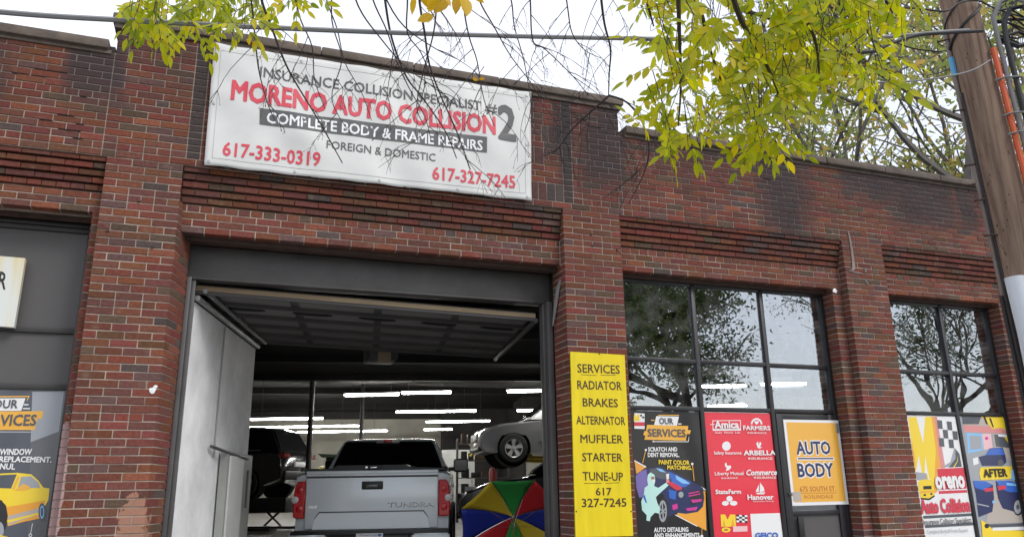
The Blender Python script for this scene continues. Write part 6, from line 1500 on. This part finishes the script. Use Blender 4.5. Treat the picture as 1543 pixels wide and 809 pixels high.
for i, st in enumerate(stems):
    dep = 3.9+rB.uniform(-.35, .5); pts = [atd(x, y, dep+.05*k) for k, (x, y) in enumerate(st)]; sp = smooth(pts, 6)
    big = i in (0, 1, 2, 3)
    if i < 15 or i > 16: limb([pts[0]+Vector((rB.uniform(-.2, .1), .05, .35)), *pts], .0082 if big else .0052, .0028 if big else .0018, TL, TLL, 'branch', 'twig')
    else: limb(pts, .0065, .0028, TL, TLL, 'branch', 'twig')
    def sub(p0, d, L, r, lev):
        n_ = 6; pp_ = [p0]; d = d.normalized(); bend = Vector((rB.uniform(-.5, .5), rB.uniform(-.3, .3), -rB.uniform(.2, 1.1)))
        for k in range(n_):
            d = (d+bend*.16+Vector((rB.uniform(-.12, .12), rB.uniform(-.12, .12), rB.uniform(-.12, .12)))).normalized(); pp_.append(pp_[-1]+d*L/n_)
        TW3.tube(pp_, [r*(1-.6*k/n_) for k in range(n_+1)], 4, False)
        if rB.random() < .5: q = pp_[-1]; TW3.tube([q, q+d*.012], [r*.9, r*.9], 4)
        if lev > 0:
            for k in (2, 4, 5):
                if rB.random() < .7: sub(pp_[k], d+RGT*rB.uniform(-1.1, 1.1)+UPV*rB.uniform(-.5, .4), L*rB.uniform(.3, .6), r*.7, lev-1)
    for k in range(4, len(sp)-2):
        if rB.random() < (.13 if pts[0].x < .7 else .26):
            t = (sp[k+1]-sp[k]).normalized(); s = rB.choice((-1, 1)); sub(sp[k], t*.6+RGT*s*rB.uniform(.4, 1.0)+FWD*rB.uniform(-.4, .4), rB.uniform(.12, .36), .0026, 2)
tw = MB(); tw.v = [tuple(Vector(v)-TLL) for v in TW3.v]; tw.f = TW3.f; tw.m = TW3.m; tw.sm = TW3.sm; o = tw.build('twigs', M['twig'], TL); o['kind'] = 'stuff'
tw = MB(); tw.v = [tuple(Vector(v)-TLL) for v in TW2.v]; tw.f = TW2.f; tw.m = TW2.m; tw.sm = TW2.sm; o = tw.build('leaf_stalks', M['twig'], TL); o['kind'] = 'stuff'

# -- trees behind the building and across the street
def grow(name, label, base, H, seed, mk, leafL, nleaf, spreadv=.9, barkm='greybark', levels=4, trunk_r=.2, lean=(0, 0), group=None, clump=1.):
    r = random.Random(seed); t = thing(name, label, 'tree', base, 0, group); L0 = Vector(base); br = [MB(), MB()]; ends = []
    def go(p, d, L, rad, lev):
        n_ = 5; pp_ = [p]
        for k in range(n_):
            d = (d+Vector((r.uniform(-.16, .16), r.uniform(-.16, .16), r.uniform(-.06, .10)))).normalized(); pp_.append(pp_[-1]+d*L/n_)
        br[0 if lev == levels else 1].tube([q-L0 for q in pp_], [rad*(1-.38*k/n_) for k in range(n_+1)], 10 if lev == levels else 5, lev == 0)
        if lev <= 1: ends.extend(pp_[2:])
        if lev == 0: return
        for _ in range(r.choice([2, 3, 3])):
            k = r.choice([3, 4, 5, 5]); ax = Vector((r.uniform(-1, 1), r.uniform(-1, 1), r.uniform(-.15, .5))).normalized()
            go(pp_[k], (d*.55+ax*spreadv).normalized(), L*r.uniform(.6, .8), rad*.55, lev-1)
        go(pp_[-1], (d+Vector((r.uniform(-.25, .25), r.uniform(-.25, .25), .1))).normalized(), L*.75, rad*.6, lev-1)
    go(L0, Vector((lean[0], lean[1], 1)).normalized(), H*.36, trunk_r, levels)
    br[0].build('trunk', M[barkm], t); o = br[1].build('branches', M[barkm], t)
    Lv = Leaves()
    for _ in range(nleaf):
        e = r.choice(ends); p = e+Vector((r.gauss(0, .22*clump), r.gauss(0, .22*clump), r.gauss(0, .2*clump)-.05))
        Lv.put(p, Vector((r.uniform(-1, 1), r.uniform(-1, 1), r.uniform(-1, .3))), Vector((r.uniform(-1, 1), r.uniform(-1, 1), 1)), leafL*r.uniform(.7, 1.3), 1)
    Lv.emit(t, mk, 0, L0); return t
pT = atd(1395, 300, 19); grow('leafy_tree', 'thin pale green tree with orange patches behind the parapet, left of the pole', (pT.x, pT.y, .3), 15.0, 31, 'leafG', .17, 11000, .95, trunk_r=.26, clump=1.5)
pT = atd(1600, 300, 17); grow('leafy_tree', 'green autumn tree behind the parapet, right of and behind the pole', (pT.x, pT.y, .3), 14.0, 37, 'leafG', .16, 11000, .9, trunk_r=.22, clump=1.6)
pT = atd(1265, 300, 24); grow('leafy_tree', 'sparse small tree behind the parapet below the yellow-green leaves', (pT.x, pT.y, .3), 12.0, 44, 'leafG', .15, 2600, .95, trunk_r=.18, clump=1.3)
pT = atd(1440, 200, 20); grow('bare_tree', 'bare grey tree with pale twigs rising behind the parapet, left of the pole', (pT.x, pT.y, .3), 15.0, 53, 'leafG', .15, 300, .75, trunk_r=.17, levels=4, clump=1.)
pT = atd(1500, 200, 22); grow('bare_tree', 'bare grey tree rising behind the top of the pole', (pT.x, pT.y, .3), 20.0, 51, 'leafG', .15, 500, .8, trunk_r=.24, levels=5, clump=1.)
# across the street (mirrored in the windows)
grow('street_tree', 'dark leafy tree across the street, mirrored in the first window', (15.0, -15.5, .14), 11.5, 61, 'leafD', .15, 26000, .95, 'bark', trunk_r=.28, group=None, clump=2.)
grow('street_tree', 'smaller dark tree across the street, mirrored in the right-hand window', (30.5, -19, .14), 13.5, 67, 'leafD', .13, 9000, .95, 'bark', trunk_r=.22, clump=1.6)
